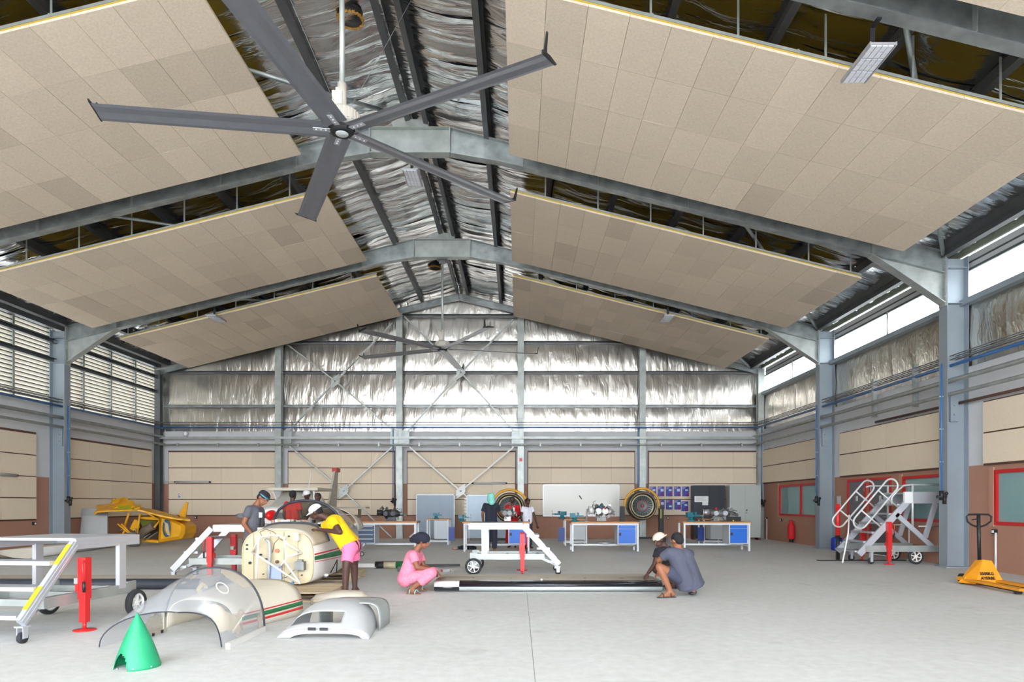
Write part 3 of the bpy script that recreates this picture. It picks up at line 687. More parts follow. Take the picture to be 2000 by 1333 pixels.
for i, (px, py) in enumerate(ptx):
    c = P(px+6.5, py+9.5, PB-.1); t = thing('poster', 'blue safety poster, '+names[i], 'poster', c, 0, 'blue posters on the back wall')
    MB().b2((-.13, -.004, -.19), (.13, .004, .19)).put('sheet', M_post, t)
    m = MB(); zz = -.1 if i != 6 else .1; m.lathe([(0, 0), (.055, 0), (.055, .003), (0, .003)], c=(.05, -.004, zz), axis=(0, -1, 0), n=12); m.put('spot', M_posm, t)
    m = MB(); m.box((.04, -.006, .05 if i != 6 else -.06), (.11, .003, .1 if i % 2 else .07)); 
    m.put('picture', M_posw, t)
    m = MB()
    for q in range(3): m.b2((-.11, -.006, .155-.03*q), (.02-.03*q, -.004, .165-.03*q))
    m.put('lines', M_posw, t, kind='stuff')
for (px, py, n_) in ((1349, 951, 'half hidden upper'), (1349, 977, 'half hidden lower')):
    c = P(px+4, py+9.5, PB-.1); t = thing('poster', 'shiny blue poster '+n_+' beside the black cabinet', 'poster', c, 0, 'blue posters on the back wall'); MB().b2((-.08, -.004, -.19), (.08, .004, .19)).put('sheet', M_post, t); MB().b2((-.06, -.007, -.1), (.05, -.004, .1)).put('picture', M_posw, t)
def cabinet(label, x0, x1, y0, d, m_, D=.45, locks=True, zb=.1):
    X0 = (x0-VX)*d/F; X1 = (x1-VX)*d/F; H = EYE+(VY-y0)*d/F; W = X1-X0
    t = thing('cabinet', label, 'cabinet', ((X0+X1)/2, d, 0)); MB().b2((-W/2, 0, zb), (W/2, D, H)).put('body', m_, t)
    for s in (-1, 1):
        o = MB().b2((s*.003, -.018, zb+.03), (s*(W/2-.012), 0, H-.03)).put('door', m_, t)
        if locks and s == 1: MB().tube((.05, -.018, 1.12), (.05, -.04, 1.12), .025, n=10).put('lock', M_black, o); MB().tube((.05, -.018, 1.02), (.05, -.03, 1.02), .02, n=10).put('keyhole', M_cond, o)
    for s in (-1, 1): MB().b2((s*(W/2-.08), .03, 0), (s*(W/2), D-.03, zb)).put('foot', M_brownd, t)
    return t
cabinet('tall black two-door cabinet beside the posters', 1355, 1416.5, 948.5, 25.2, mat('black_cabinet', (38, 42, 52), .4), locks=False)
t = cabinet('tall pale grey two-door locker in the right corner', 1425, 1486, 948, 25.0, mat('grey_cabinet', (176, 182, 178), .45))
o = MB().b2((-.5, -.03, 0), (-.02, -.024, 0)); 
t = thing('paper_sheets', 'white papers taped to the black cabinet', 'papers', P(1370, 976, 25.17)); MB().b2((-.26, -.004, -.1), (.26, 0, .12)).put('sheet', M_wp, t); MB().b2((.03, -.006, -.22), (.25, -.002, -.1)).put('sheet', M_wp, t)
m = MB(); [m.b2((-.22, -.006, .08-.035*q), (.18-.06*(q % 3), -.0045, .088-.035*q)) for q in range(5)]; m.put('text_lines', M_cond, t, kind='stuff')
# blue drum
t = thing('plastic_drum', 'blue plastic drum on the floor beside the far right column', 'drum', G(1634, 1075.5)); m = MB(); m.lathe([(0, 0), (.13, 0), (.15, .03), (.15, .33), (.13, .37), (.05, .38), (.04, .42), (0, .42)], n=18); m.put('body', mat('blue_plastic', (25, 60, 170), .4), t)
MB().b2((-.06, -.155, .12), (.06, -.148, .26)).put('sticker', M_wp, t); MB().tube((.07, 0, .37), (.07, 0, .42), .03, n=10).put('cap', M_black, t)
# ---------------- workbenches, engines ----------------
M_bwhite = mat('bench_white', (214, 218, 222), .45); M_top = mat('bench_wood', (190, 136, 84), .5, var=.12, vs_=4, stretch=(1, 8, 8))
M_bblue = mat('bench_blue', (14, 100, 200), .4); M_bgrey = mat('bench_grey', (190, 196, 202), .45); M_dblue = mat('bench_dark_blue', (26, 60, 140), .4)
def bench(label, x0, x1, d, side=1, deep=.75, H=.84, kind='door', W=None):
    X0 = (x0-VX)*d/F; X1 = (x1-VX)*d/F; W = X1-X0; cx = (X0+X1)/2
    t = thing('workbench', label, 'workbench', (cx, d+deep/2, 0)); h = W/2; q = deep/2
    bevel(MB().b2((-h-.03, -q, H-.04), (h+.03, q, H)).put('worktop', M_top, t), .004, 1)
    for sx in (-1, 1):
        for sy in (-1, 1): MB().b2((sx*h, sy*(q-.03), 0), (sx*(h-.05), sy*(q-.08), H-.04)).put('leg', M_bwhite, t)
        MB().b2((sx*h, -q+.08, .12), (sx*(h-.05), q-.08, .17)).put('side_rail', M_bwhite, t)
    MB().b2((-h+.05, -q+.03, H-.09), (h-.05, -q+.06, H-.04)).put('front_rail', M_bwhite, t)
    MB().b2((-h+.05, q-.3, .14), (h-.05, q-.25, .19)).put('foot_rail', M_bwhite, t)
    c0, c1 = (h-.6, h-.06) if side > 0 else (-h+.06, -h+.6)
    b = MB().b2((c0, -q+.05, .2), (c1, q-.08, H-.09)).put('cupboard', M_bgrey, t)
    if kind == 'door':
        dr = MB().b2((c0+.03, -q+.03, .23), (c1-.03, -q+.05, H-.2)).put('door', M_bblue, t)
        MB().b2((c0+.04, -q+.018, .45), (c0+.1, -q+.03, .53)).put('handle', M_black, dr)
        MB().b2((c0+.03, -q+.03, H-.19), (c1-.03, -q+.05, H-.1)).put('drawer', M_bblue, t)
    else:
        for k in range(4):
            dr = MB().b2((c0+.02, -q+.03, .23+.125*k), (c1-.02, -q+.05, .345+.125*k)).put('drawer', mat('drawer_slate', (70, 84, 110), .4), t)
            MB().b2((c0+.06, -q+.02, .32+.125*k), (c1-.06, -q+.03, .335+.125*k)).put('handle', M_alum, dr)
    return t
bench('wooden-topped workbench with slate drawers, behind the man in yellow', 691, 812, 19.4, -1, kind='drawer')
bench('workbench with blue cupboard, behind the woman with turquoise headscarf', 905, 1034, 19.0, 1)
bench('workbench with blue cupboard, in front of the whiteboard', 1117, 1248, 19.0, 1)
bench('workbench with blue cupboard, farthest right', 1336, 1466, 19.2, 1)
def table(label, x0, x1, d, H=.86, blue=1):
    X0 = (x0-VX)*d/F; X1 = (x1-VX)*d/F; W = X1-X0; h = W/2
    t = thing('small_workbench', label, 'workbench', ((X0+X1)/2, d+.35, 0)); q = .35
    MB().b2((-h-.02, -q, H-.035), (h+.02, q, H)).put('worktop', M_top, t)
    for sx in (-1, 1):
        for sy in (-1, 1): MB().b2((sx*h, sy*(q-.02), 0), (sx*(h-.045), sy*(q-.065), H-.035)).put('leg', M_bwhite, t)
    for sy in (-1, 1): MB().b2((-h+.045, sy*(q-.03), .1), (h-.045, sy*(q-.06), .14)).put('foot_rail', M_bwhite, t)
    MB().b2((-h+.25, -q+.05, .2), (h-.05, q-.05, H-.05)).put('cupboard', M_bgrey, t)
    if blue: MB().b2((blue*(h+.01), -q-.1, .15), (blue*(h+.21), -q-.07, H-.27)).put('open_door', M_dblue, t)
    return t
table('small wood-topped table with grey cupboard, left of the workbench with blue cupboard', 833, 876, 22.0, blue=1)
table('small workbench with grey cupboard standing behind the whiteboard bench', 1103, 1147, 21.6, blue=-1)
table('small workbench with grey cupboard standing behind the farthest right bench', 1374, 1416, 21.8, blue=-1)
M_teal = mat('vise_teal', (30, 110, 125), .45)
def vise(label, x, y, d, rz=0, s=1):
    p = P(x, y, d); t = thing('bench_vise', label, 'vise', p, rz)
    m = MB(); m.lathe([(0, 0), (.09*s, 0), (.09*s, .02*s), (.05*s, .04*s), (.05*s, .1*s), (0, .1*s)], n=12); m.put('base', M_teal, t)
    m = MB(); m.b2((-.1*s, -.05*s, .09*s), (.02*s, .05*s, .19*s)); m.b2((.06*s, -.05*s, .1*s), (.1*s, .05*s, .2*s)); m.b2((0, -.025*s, .1*s), (.2*s, .025*s, .14*s)); m.put('jaws', M_teal, t)
    m = MB(); m.tube((.08*s, 0, .12*s), (.27*s, 0, .12*s), .014*s, n=8); m.tube((.26*s, 0, .02*s), (.26*s, 0, .22*s), .008*s, n=6); m.put('screw_handle', M_alum, t)
zt_ = .84
def onb(x, d, z=.84): return VY-(z-EYE)*F/d
vise('small teal vise on the small table', 852, onb(852, 22.2, .86), 22.2)
vise('teal vise at the left end of the bench with the turquoise-scarfed woman', 902, onb(902, 19.3), 19.3, 0)
vise('teal vise on the small bench behind the whiteboard bench', 1098, onb(1098, 21.9, .86), 21.9, R(160), 1.3)
vise('teal vise on the left end of the whiteboard bench', 1122, onb(1122, 19.3), 19.3, 0, 1.3)
vise('teal vise on the farthest right bench', 1350, onb(1350, 19.5), 19.5, R(10), 1.4)
M_eng = mat('engine_dark', (62, 62, 66), .45, .5, var=.2, vs_=12); M_engl = mat('engine_light', (170, 172, 176), .4, .6, var=.15, vs_=14); M_engm = mat('engine_mid', (120, 122, 122), .45, .6, var=.2, vs_=12)
def engine(label, x0, x1, y0, y1, d, seed, cols, accents=()):
    """a piston or turbine engine: crankcase, finned cylinders, accessory pack, pipes"""
    rnd = random.Random(seed); X0 = (x0-VX)*d/F; X1 = (x1-VX)*d/F; W = X1-X0; zb = EYE+(VY-y1)*d/F; H = (y1-y0)*d/F
    t = thing('aircraft_engine', label, 'engine', ((X0+X1)/2, d, zb)); a, b, c = cols
    m = MB(); m.lathe([(0, -.3*W), (.12*H, -.3*W), (.24*H, -.22*W), (.27*H, 0), (.22*H, .2*W), (.15*H, .3*W), (0, .3*W)], c=(0, 0, .5*H), axis=(1, 0, 0), n=16); m.b2((-.2*W, -.14*H, .05*H), (.16*W, .14*H, .4*H)); m.put('crankcase', a, t)
    for s in (-1, 1):
        for k in range(2):
            m = MB(); cx = (-.16+.26*k)*W; n = 7
            for q in range(n): m.lathe([(0, 0), (.125*H+.01, 0), (.125*H+.01, .008), (0, .008)], c=(cx, s*(.16+.045*q)*H*1.0, .5*H), axis=(0, s, 0), n=12, smooth=False)
            m.tube((cx, s*.1*H, .5*H), (cx, s*(.5*H), .5*H), .085*H); m.put('cylinder', b, t)
    m = MB(); m.tube((-.5*W, 0, .55*H), (-.3*W, 0, .55*H), .16*H, .19*H); m.tube((-.5*W, 0, .55*H), (-.46*W, 0, .55*H), .2*H); m.put('propeller_flange', b, t)
    m = MB(); m.tube((.28*W, 0, .5*H), (.44*W, 0, .45*H), .16*H, .12*H); m.tube((.44*W, -.1*H, .4*H), (.5*W, -.1*H, .4*H), .1*H); m.box((.3*W, 0, .72*H), (.12*W, .16*H, .2*H)); m.put('accessory_case', c, t)
    for k in range(9):
        p = [Vector(((rnd.random()-.5)*.8*W, -.28*H-rnd.random()*.1, (.2+.6*rnd.random())*H))]
        for q in range(3): p.append(p[-1]+Vector(((rnd.random()-.5)*.22*W, (rnd.random()-.5)*.1*H, (rnd.random()-.5)*.4*H)))
        p = [Vector((v.x, v.y, min(max(v.z, .06*H), .97*H))) for v in p]
        MB().path(p, .016*H+.004, n=6).put('pipe', rnd.choice(cols), t)
    for k in range(4):
        MB().box(((rnd.random()-.5)*.6*W, -.2*H, (.2+.65*rnd.random())*H), (.08*W, .12*H, .13*H), Euler((rnd.random(), rnd.random(), rnd.random()))).put('component', rnd.choice(cols), t)
    for (u, v, cm, r) in accents: MB().lathe([(0, 0), (r, 0), (r, .03), (0, .03)], c=(u*W, -.4*H, v*H), axis=(0, -1, 0), n=12).put('cap', cm, t)
    return t
M_yelp = mat('yellow_plastic', (225, 200, 40), .4)
engine('dark flat piston engine on the bench behind the man in yellow', 737, 792, 988, 1019.5, 19.7, 1, (M_eng, M_eng, M_engm))
engine('silver engine standing on the bench between the woman in navy and the woman in red', 974, 1010, 986, 1019.5, 19.6, 2, (M_engl, M_engm, M_engl))
t = engine('bulky grey turbine engine on the farthest right bench', 1372, 1440, 987, 1019, 19.6, 3, (M_engm, M_engl, M_engm), ((-.16, .78, M_red, .035), (-.1, .12, M_yelp, .02), (.32, .05, M_yelp, .02)))
MB().b2((.1, .1, 0), (.65, .4, .13)).put('tray', M_black, t)
# white-piped engine on the whiteboard bench
t = engine('upright engine wrapped in white pipes on the bench before the whiteboard', 1150, 1200, 978, 1020, 19.5, 5, (M_engm, M_wp, M_engl), ((.1, .62, M_red, .03), (-.08, .7, M_blue, .03)))
m = MB(); m.tube((-.42, -.05, .02), (-.42, -.05, .38), .02); m.b2((-.46, -.1, 0), (-.38, .3, .02)); m.put('stand', M_engl, t)
# silver ring on the lower shelf
o = MB().lathe([(.16, 0), (.26, 0), (.27, .04), (.24, .06), (.16, .03)], n=24).put('metal_ring', M_engl, None, loc=(P(1185, 1068, 19.2).x, 19.62, .19)); tag(o, 'round silver pan resting on the foot rail under the whiteboard bench', 'pan')
t = thing('jet_helper', '', ''); bpy.data.objects.remove(t)
M_ringy = mat('engine_hoop_yellow', (222, 160, 30), .45); M_nozzle = mat('nozzle_bronze', (120, 108, 84), .4, .6, var=.2)
def jet(label, x, y, d, stand=True):
    c = P(x, y, d); t = thing('jet_engine', label, 'jet engine', (c.x, d, 0)); z = c.z
    m = MB(); m.lathe([(.42, -.35), (.5, -.3), (.53, -.1), (.5, .1), (.47, .5), (.4, .9), (.36, 1.0)], c=(0, .1, z), axis=(0, 1, 0), n=36); m.put('casing', M_eng, t)
    m = MB(); m.lathe([(.44, 0), (.47, -.03), (.5, 0), (.47, .04), (.44, .03)], c=(0, -.27, z), axis=(0, 1, 0), n=36); m.put('rim', M_nozzle, t)
    m = MB(); m.lathe([(.36, 0), (.385, -.03), (.41, 0), (.385, .05)], c=(0, -.2, z), axis=(0, 1, 0), n=36); m.put('inner_ring', mat('ring_cream', (190, 178, 140), .4, .4), t)
    m = MB(); m.lathe([(.37, .02), (.3, .05), (0, .05)], c=(0, -.2, z), axis=(0, 1, 0), n=36); m.put('fan_disc', mat('disc_slate', (78, 88, 90), .4, .4), t)
    b = MB().box((.27, 0, 0), (.15, .02, .022), Euler((R(30), 0, 0))).mesh('vane', mat('vane_slate', (92, 100, 100), .4, .4))
    for k in range(24): link('vane', b, t, loc=(0, -.18, z), rot=(0, 2*math.pi*k/24, 0))
    m = MB(); m.lathe([(.16, 0), (.18, -.02), (.2, 0)], c=(0, -.19, z), axis=(0, 1, 0), n=28); m.lathe([(0, -.05), (.03, -.04), (.06, -.01), (.07, .02)], c=(0, -.19, z), axis=(0, 1, 0), n=20); m.put('spinner', mat('spinner_red_grey', (150, 80, 76), .5), t)
    rr = random.Random(9)
    for k in range(18):
        a = 2*math.pi*k/18; p0 = Vector((.49*math.cos(a), -.2, z+.49*math.sin(a))); MB().path([p0, p0+Vector((.04*math.cos(a+1), .15, .04*math.sin(a+1))), Vector((.52*math.cos(a+.2), .2, z+.52*math.sin(a+.2)))], .014, n=5).put('fuel_line', rr.choice((M_eng, M_engm, M_nozzle)), t)
    m = MB(); n = 28
    for yy in (0,):
        pts = [Vector((.62*math.cos(R(-10)+R(200)*k/n), yy-.05, z+.62*math.sin(R(-10)+R(200)*k/n))) for k in range(n+1)]; m.path(pts, .045, n=8)
    m.put('hoop', M_ringy, t)
    for s in (-1, 1):
        MB().b2((s*.62, -.12, .08), (s*.78, .05, z-.02)).put('stand_post', M_black, t)
        MB().b2((s*.62, -.4, .04), (s*.72, .9, .12)).put('stand_foot', M_black, t)
    MB().b2((-.62, -.05, .08), (.62, .03, .16)).put('cross_beam', M_black, t)
    MB().b2((.66, -.125, z-.45), (.69, -.12, z-.12)).put('warning_strip', M_yelp, t)
    return t
jet('round jet engine under a yellow hoop on a black stand, right of the whiteboard', 1253, 988.5, 24.2)
jet('round jet engine under a yellow hoop behind the woman in red', 995.5, 992, 23.4)
# ---------------- aluminium step platforms ----------------
M_tread = mat('tread_aluminium', (196, 200, 206), .45, .6, bump=.004, bs=60)
M_wheel = mat('wheel_grey', (150, 154, 158), .5)
def wheel(t, c, r, wd, name='wheel', axis=(0, 1, 0)):
    m = MB(); m.lathe([(r*.72, -wd/2), (r*.95, -wd/2), (r, -wd*.3), (r, wd*.3), (r*.95, wd/2), (r*.72, wd/2)], c=c, axis=axis, n=24); o = m.put(name, M_rubber, t)
    ax = Vector(axis).normalized(); m = MB(); m.tube(Vector(c)-ax*wd*.35, Vector(c)+ax*wd*.35, r*.2)
    u = ax.orthogonal().normalized(); v = ax.cross(u)
    for k in range(6):
        a = math.pi*2*k/6; m.beam(c, Vector(c)+(u*math.cos(a)+v*math.sin(a))*r*.74, r*.12, wd*.5, up=ax)
    m.lathe([(r*.66, -wd*.4), (r*.73, -wd*.4), (r*.73, wd*.4), (r*.66, wd*.4), (r*.66, -wd*.4)], c=c, axis=axis, n=24); m.put('rim', M_wp, o)
    return o
def caster(t, x, y, z=.17, r=.055):
    m = MB(); m.b2((x-.05, y-.045, z-.012), (x+.05, y+.045, z)); m.b2((x-.03, y-.035, .05), (x+.03, y-.028, z-.01)); m.b2((x-.03, y+.028, .05), (x+.03, y+.035, z-.01)); f = m.put('caster_fork', M_alu, t)
    m = MB(); m.lathe([(0, -.022), (r*.5, -.022), (r*.55, -.016), (r*.95, -.02), (r, -.008), (r, .008), (r*.95, .02), (r*.55, .016), (r*.5, .022), (0, .022)], c=(x, y, r), axis=(0, 1, 0), n=20); m.put('caster_wheel', M_rubber, f)
def jack(t, x, y, s, H=.78):
    m = MB(); m.b2((x-.045, y-.045, .34), (x+.045, y+.045, H)); m.b2((x-.036, y-.036, .09), (x+.036, y+.036, .34)); m.b2((x-.06, y-s*.05-.02, .42), (x+.05, y-s*.05+.02, .5)); o = m.put('jack', M_red, t)
    m = MB(); m.path([(x+.04, y+s*.03, H-.03), (x+.09, y+s*.05, H-.06), (x+.085, y+s*.06, H-.25)], .01, n=6); m.put('crank', M_red, o)
    MB().tube((x+.085, y+s*.06, H-.25), (x+.08, y+s*.06, H-.36), .016, n=8).put('grip', M_black, o)
    m = MB(); m.tube((x, y, .012), (x, y, .1), .02, n=8); m.lathe([(0, 0), (.11, 0), (.11, .012), (0, .018)], c=(x, y, 0), n=18); m.put('foot_plate', M_red, o)
def platform(label, loc, rz, wd=1.1, H=.985, stripes=False):
    t = thing('work_platform', label, 'work platform', loc, rz); h = wd/2
    bt = M_tread
    m = MB(); m.b2((-1.0, -h+.03, H-.03), (0.0, h-.03, H)); m.put('deck', bt, t)
    for s in (-1, 1):
        m = MB(); m.b2((-1.0, s*(h-.03), H-.12), (0, s*h, H-.005)); m.b2((-1.0, s*h, H-.035), (0, s*(h+.008), H-.025)); m.b2((-1.0, s*h, H-.085), (0, s*(h+.008), H-.075)); m.put('side_beam', M_alu, t)
        # stringer
        p0 = Vector((0.02, s*(h+.0), H-.06)); p1 = Vector((.70, s*(h+.0), .2)); dr = (p1-p0).normalized(); nn = Vector((-dr.z, 0, dr.x))
        m = MB(); m.beam(p0, p1, .05, .10, up=nn); m.beam(p0+Vector((0, s*.028, 0))+nn*.02, p1+Vector((0, s*.028, 0))+nn*.02, .008, .012, up=nn); m.beam(p0+Vector((0, s*.028, 0))-nn*.02, p1+Vector((0, s*.028, 0))-nn*.02, .008, .012, up=nn); st = m.put('stringer', M_alu, t)
        if stripes:
            for (a, b) in ((.05, .32), (.6, .88)): MB().beam(p0.lerp(p1, a)+nn*.052, p0.lerp(p1, b)+nn*.052, .05, .004, up=nn).put('yellow_strip', M_yelp, st)
        MB().box((-.72, s*(h-.02), .62), (.11, .05, .52)).put('leg', M_alu, t)
        MB().b2((-.9, s*(h-.07), .29), (.42, s*(h+.0), .4)).put('chassis_beam', M_galvl, t)
        wheel(t, (-.93, s*(h+.02), .16), .16, .07); MB().b2((-1.0, s*(h-.03), .14), (-.86, s*(h-.06), .42)).put('wheel_bracket', M_galvl, t)
        caster(t, .68, s*h, .17)
        MB().beam((.35, s*(h-.1), .32), (.62, s*(h-.1), .2), .05, .05).put('caster_arm', M_galvl, t)
        jack(t, .0, s*(h+.1), s, .78)
        MB().b2((-.03, s*h, .5), (.03, s*(h+.07), .56)).put('jack_bracket', M_galvl, t)
    for k, (x, z) in enumerate(((.2, .76), (.4, .52), (.6, .27))):
        m = MB(); m.b2((x-.12, -h+.03, z-.04), (x+.12, h-.03, z)); m.put('step', bt, t)
    for x in (-.86, -.3, .3): MB().b2((x-.03, -h+.06, .3), (x+.03, h-.06, .37)).put('cross_member', M_galvl, t)
    MB().b2((-1.02, -h, H-.12), (-1.0, h, H-.005)).put('end_beam', M_alu, t)
    return t
platform('near aluminium step platform with yellow-striped stringer, at the left edge', (-5.27, 7.22, 0), R(-90-6), 1.1, stripes=True)
platform('white-looking aluminium step platform behind the long wing, centre', (.08, 13.15, 0), 0, .78)
platform('aluminium step platform behind the man in grey at the fuselage', (-5.33, 12.1, 0), R(180), .78)
# handrail stairs platform on the right
M_alr = mat('rail_aluminium', (206, 208, 208), .45, .3)
def stairs(label):
    d0, d1 = 15.0, 16.0
    t = thing('stair_platform', label, 'stair platform', (7.9, 15.5, 0))
    def q(x, y, d): p = P(x, y, d); return Vector((p.x-7.9, d-15.5, p.z))
    for d in (d0, d1):
        k = d0/d; s = -1 if d == d0 else 1
        def w(x, z): return Vector((x-7.9, d-15.5, z))
        MB().beam(w(7.62, .22), w(8.72, 1.42), .05, .14, up=(1, 0, -1)).put('stringer', M_alu, t)
        MB().beam(w(8.45, 1.12), w(9.25, .4), .05, .1, up=(1, 0, 1)).put('brace_leg', M_alu, t)
        MB().beam(w(9.33, 1.36), w(9.1, .6), .05, .1, up=(1, 0, 0)).put('rear_leg', M_alu, t)
        MB().b2(w(7.75, .28)+Vector((0, -.03, 0)), w(9.4, .42)+Vector((0, .03, 0))).put('chassis_beam', M_galvl, t)
        MB().b2(w(8.72, 1.36)+Vector((0, -.02, 0)), w(9.4, 1.62)+Vector((0, .02, 0))).put('deck_beam', M_alu, t)
        # stair rail: long rounded loop
        A = w(7.65, .95); B = w(8.34, 1.76)
        dr = (B-A).normalized(); nn = Vector((-dr.z, 0, dr.x)); pts = []
        for (c, a0, a1) in ((A, 0, 180), (B, 180, 360)):
            for i in range(9):
                a = R(a0+(a1-a0)*i/8); r = .15; pts.append(c+nn*r*math.cos(a)-dr*r*math.sin(a))
        MB().path(pts, .022, n=8, closed=True).put('handrail', M_alr, t)
        for u in (.2, .75): c = A.lerp(B, u); MB().tube(c+nn*.15, c-nn*.45, .02, n=8).put('rail_post', M_alr, t)
        # deck rail
        pts = [w(8.35, 1.35), w(8.36, 1.5), w(8.5, 1.66), w(8.62, 1.76), w(8.8, 1.78), w(9.4, 1.78)] if s < 0 else [w(8.3, 1.75), w(8.4, 1.78), w(9.4, 1.78)]
        MB().path(pts, .02, n=8).put('deck_rail', M_alr, t)
        MB().tube(w(8.82, .85), w(8.82, 1.8), .025, n=8).put('rail_post', M_alr, t)
        MB().tube(w(8.95, .85), w(9.42, .85), .015, n=6).put('lower_rail', M_alum, t)
    for i in range(6):
        x = 7.66+.19*i; z = .3+.21*i; MB().b2((x-7.9-.12, -.47, z-.035), (x-7.9+.12, .47, z)).put('step', M_tread, t)
    MB().b2((.82, -.5, 1.57), (1.5, .5, 1.61)).put('deck', M_tread, t)
    MB().b2((.72, -.54, 1.37), (.9, -.48, 1.62)).put('gusset', M_wp, t)
    for y in (-.45, .45): caster(t, .02, y, .28, .075)
    for y in (-.45, .45): wheel(t, (1.02, y, .17), .17, .06)
    jack(t, .35, -.58, -1, .95); jack(t, .35, .58, 1, .95)
    MB().tube((-.25, .55, .6), (-.25, .55, 1.35), .05, n=10).put('strut', M_red, t); MB().tube((-.25, .55, .0), (-.25, .55, .6), .045, n=10).put('strut_sleeve', M_black, t)
    MB().path([(-.35, -.2, 1.1), (-.42, -.3, .7), (-.52, -.35, .3), (-.6, -.4, .02)], .018, n=6).put('safety_cord', M_wp, t)
    MB().b2((-.8, .4, .0), (1.3, .46, .02)).put('floor_bar', M_black, t)
    return t
stairs('aluminium stair platform with looped handrails against the right wall')
# pallet truck
def truck():
    OX, OY = 7.62, 11.1
    t = thing('pallet_truck', 'yellow hand pallet truck with black handle at the right edge', 'pallet truck', (OX, OY, 0), 0)
    My = mat('truck_yellow', (226, 150, 30), .45, var=.08, vs_=6)
    def q(x, y, d): p = P(x, y, d); return Vector((p.x-OX, d-OY, p.z))
    d = 11.0
    a, b, c, e = q(1905, 1142, d), q(1962, 1140, d), q(1937, 1096, d+.12), q(1920, 1094, d+.12)
    MB().prism([a, b, c, e], (0, .03, 0)).put('shield', My, t)
    f = e+Vector((-.02, .16, -.02)); g = a+Vector((-.1, .28, 0))
    MB().prism([a, e, f, g], (.02, .02, 0)).put('side_plate', My, t); 
    for (txt, px, py, sz) in (('2500KG', 1927.5, 1121.5, .068), ('AYERBE', 1930, 1130.5, .068)):
        cu = bpy.data.curves.new('lettering', 'FONT'); cu.body = txt; cu.size = sz; cu.align_x = 'CENTER'; cu.align_y = 'CENTER'; cu.extrude = .002; cu.offset = .0018
        dd = d+.12*(1139-py)/44-.012; p = q(px, py, dd)
        tmp = bpy.data.objects.new('lettering', cu); me = bpy.data.meshes.new_from_object(tmp); bpy.data.objects.remove(tmp); me.materials.clear(); me.materials.append(M_black)
        link('lettering', me, t, loc=p, rot=(math.atan2(.37, .12), 0, 0))
    for k, xo in enumerate((-.09, .30)):
        p0 = Vector((xo, .12, .085)); p1 = Vector((xo-.06, -1.2, .075))
        m = MB(); m.beam(p0, p1, .15, .035); m.prism([p1+Vector((-.075, 0, -.017)), p1+Vector((.075, 0, -.017)), p1+Vector((.04, -.08, -.01)), p1+Vector((-.04, -.08, -.01))], (0, 0, .03)); m.put('fork', My, t)
        m = MB(); c = p0.lerp(p1, .9); m.tube(c+Vector((-.04, 0, -.045)), c+Vector((.04, 0, -.045)), .037); m.put('roller', M_rubber, t)
        MB().tube(p0.lerp(p1, .1)+Vector((0, 0, -.04)), p0.lerp(p1, .88)+Vector((0, 0, -.04)), .01, n=6).put('push_rod', M_black, t)
    MB().b2((-.17, .1, .06), (.38, .3, .12)).put('cross_bridge', My, t)
    D = 11.3
    MB().tube(q(1913, 1098, D), q(1911, 1006, D), .028).put('drawbar', M_black, t)
    pts = [q(*v, D) for v in ((1911, 1031), (1898, 1026), (1890, 1020), (1888, 1010), (1892, 1005.5), (1911, 1005), (1930, 1005.5), (1936, 1010), (1935, 1019), (1926, 1026))]
    MB().path(pts, .016, n=8, closed=True).put('handle', M_black, t)
    MB().beam(q(1911, 1014, D), q(1898, 1016, D), .012, .02).put('lever', M_black, t)
    m = MB(); m.tube(q(1911, 1098, D), q(1908, 1120, D), .05, .06); m.b2(q(1904, 1097, D+.05), q(1918, 1103, D-.05)); m.put('pump', M_black, t)
    m = MB(); c = Vector((-.02, .3, .085))
    for s in (-1, 1): m.tube(c+Vector((s*.03, 0, 0)), c+Vector((s*.08, 0, 0)), .085)
    m.put('steer_wheel', M_black, t)
truck()
# ---------------- aircraft parts ----------------
M_cream = mat('cream_paint', (190, 178, 148), .5, var=.08, vs_=5); M_acw = mat('aircraft_white', (214, 212, 208), .35, var=.04, vs_=3)
M_beigew = mat('dusty_beige', (186, 178, 164), .6, var=.07, vs_=4); M_green = mat('stripe_green', (30, 110, 62), .45); M_sred = mat('stripe_red', (205, 40, 40), .45)
M_blackp = mat('gloss_black', (22, 24, 32), .2, coat=.5); M_trim = mat('rubber_trim', (48, 52, 62), .6)
M_white2 = mat('tube_white', (232, 230, 226), .4)
def glass_mat(name, col, a_lo, a_hi, dustcol, sc=2.2, rough=.12):
    m = mat(name, col, rough, 0, spec=.8); N = m.node_tree.nodes; L = m.node_tree.links; b = N['Principled BSDF']
    tc = N.new('ShaderNodeTexCoord'); n = N.new('ShaderNodeTexNoise'); n.inputs['Scale'].default_value = sc; n.inputs['Detail'].default_value = 5; n.inputs['Distortion'].default_value = .6
    L.new(tc.outputs['Object'], n.inputs['Vector'])
    r = N.new('ShaderNodeMapRange'); r.inputs[1].default_value = .53; r.inputs[2].default_value = .57; r.inputs[3].default_value = a_lo; r.inputs[4].default_value = a_hi; L.new(n.outputs[0], r.inputs[0]); L.new(r.outputs[0], b.inputs['Alpha'])
    mx = N.new('ShaderNodeMixRGB'); mx.inputs[1].default_value = (*lin(col), 1); mx.inputs[2].default_value = (*lin(dustcol), 1)
    r2 = N.new('ShaderNodeMapRange'); r2.inputs[1].default_value = .53; r2.inputs[2].default_value = .57; L.new(n.outputs[0], r2.inputs[0]); L.new(r2.outputs[0], mx.inputs[0]); L.new(mx.outputs[0], b.inputs['Base Color'])
    return m
M_canopy = glass_mat('scratched_canopy_plastic', (184, 188, 194), .26, .62, (196, 188, 174))
M_brglass = glass_mat('brown_tinted_canopy', (120, 104, 86), .5, .7, (130, 116, 96))
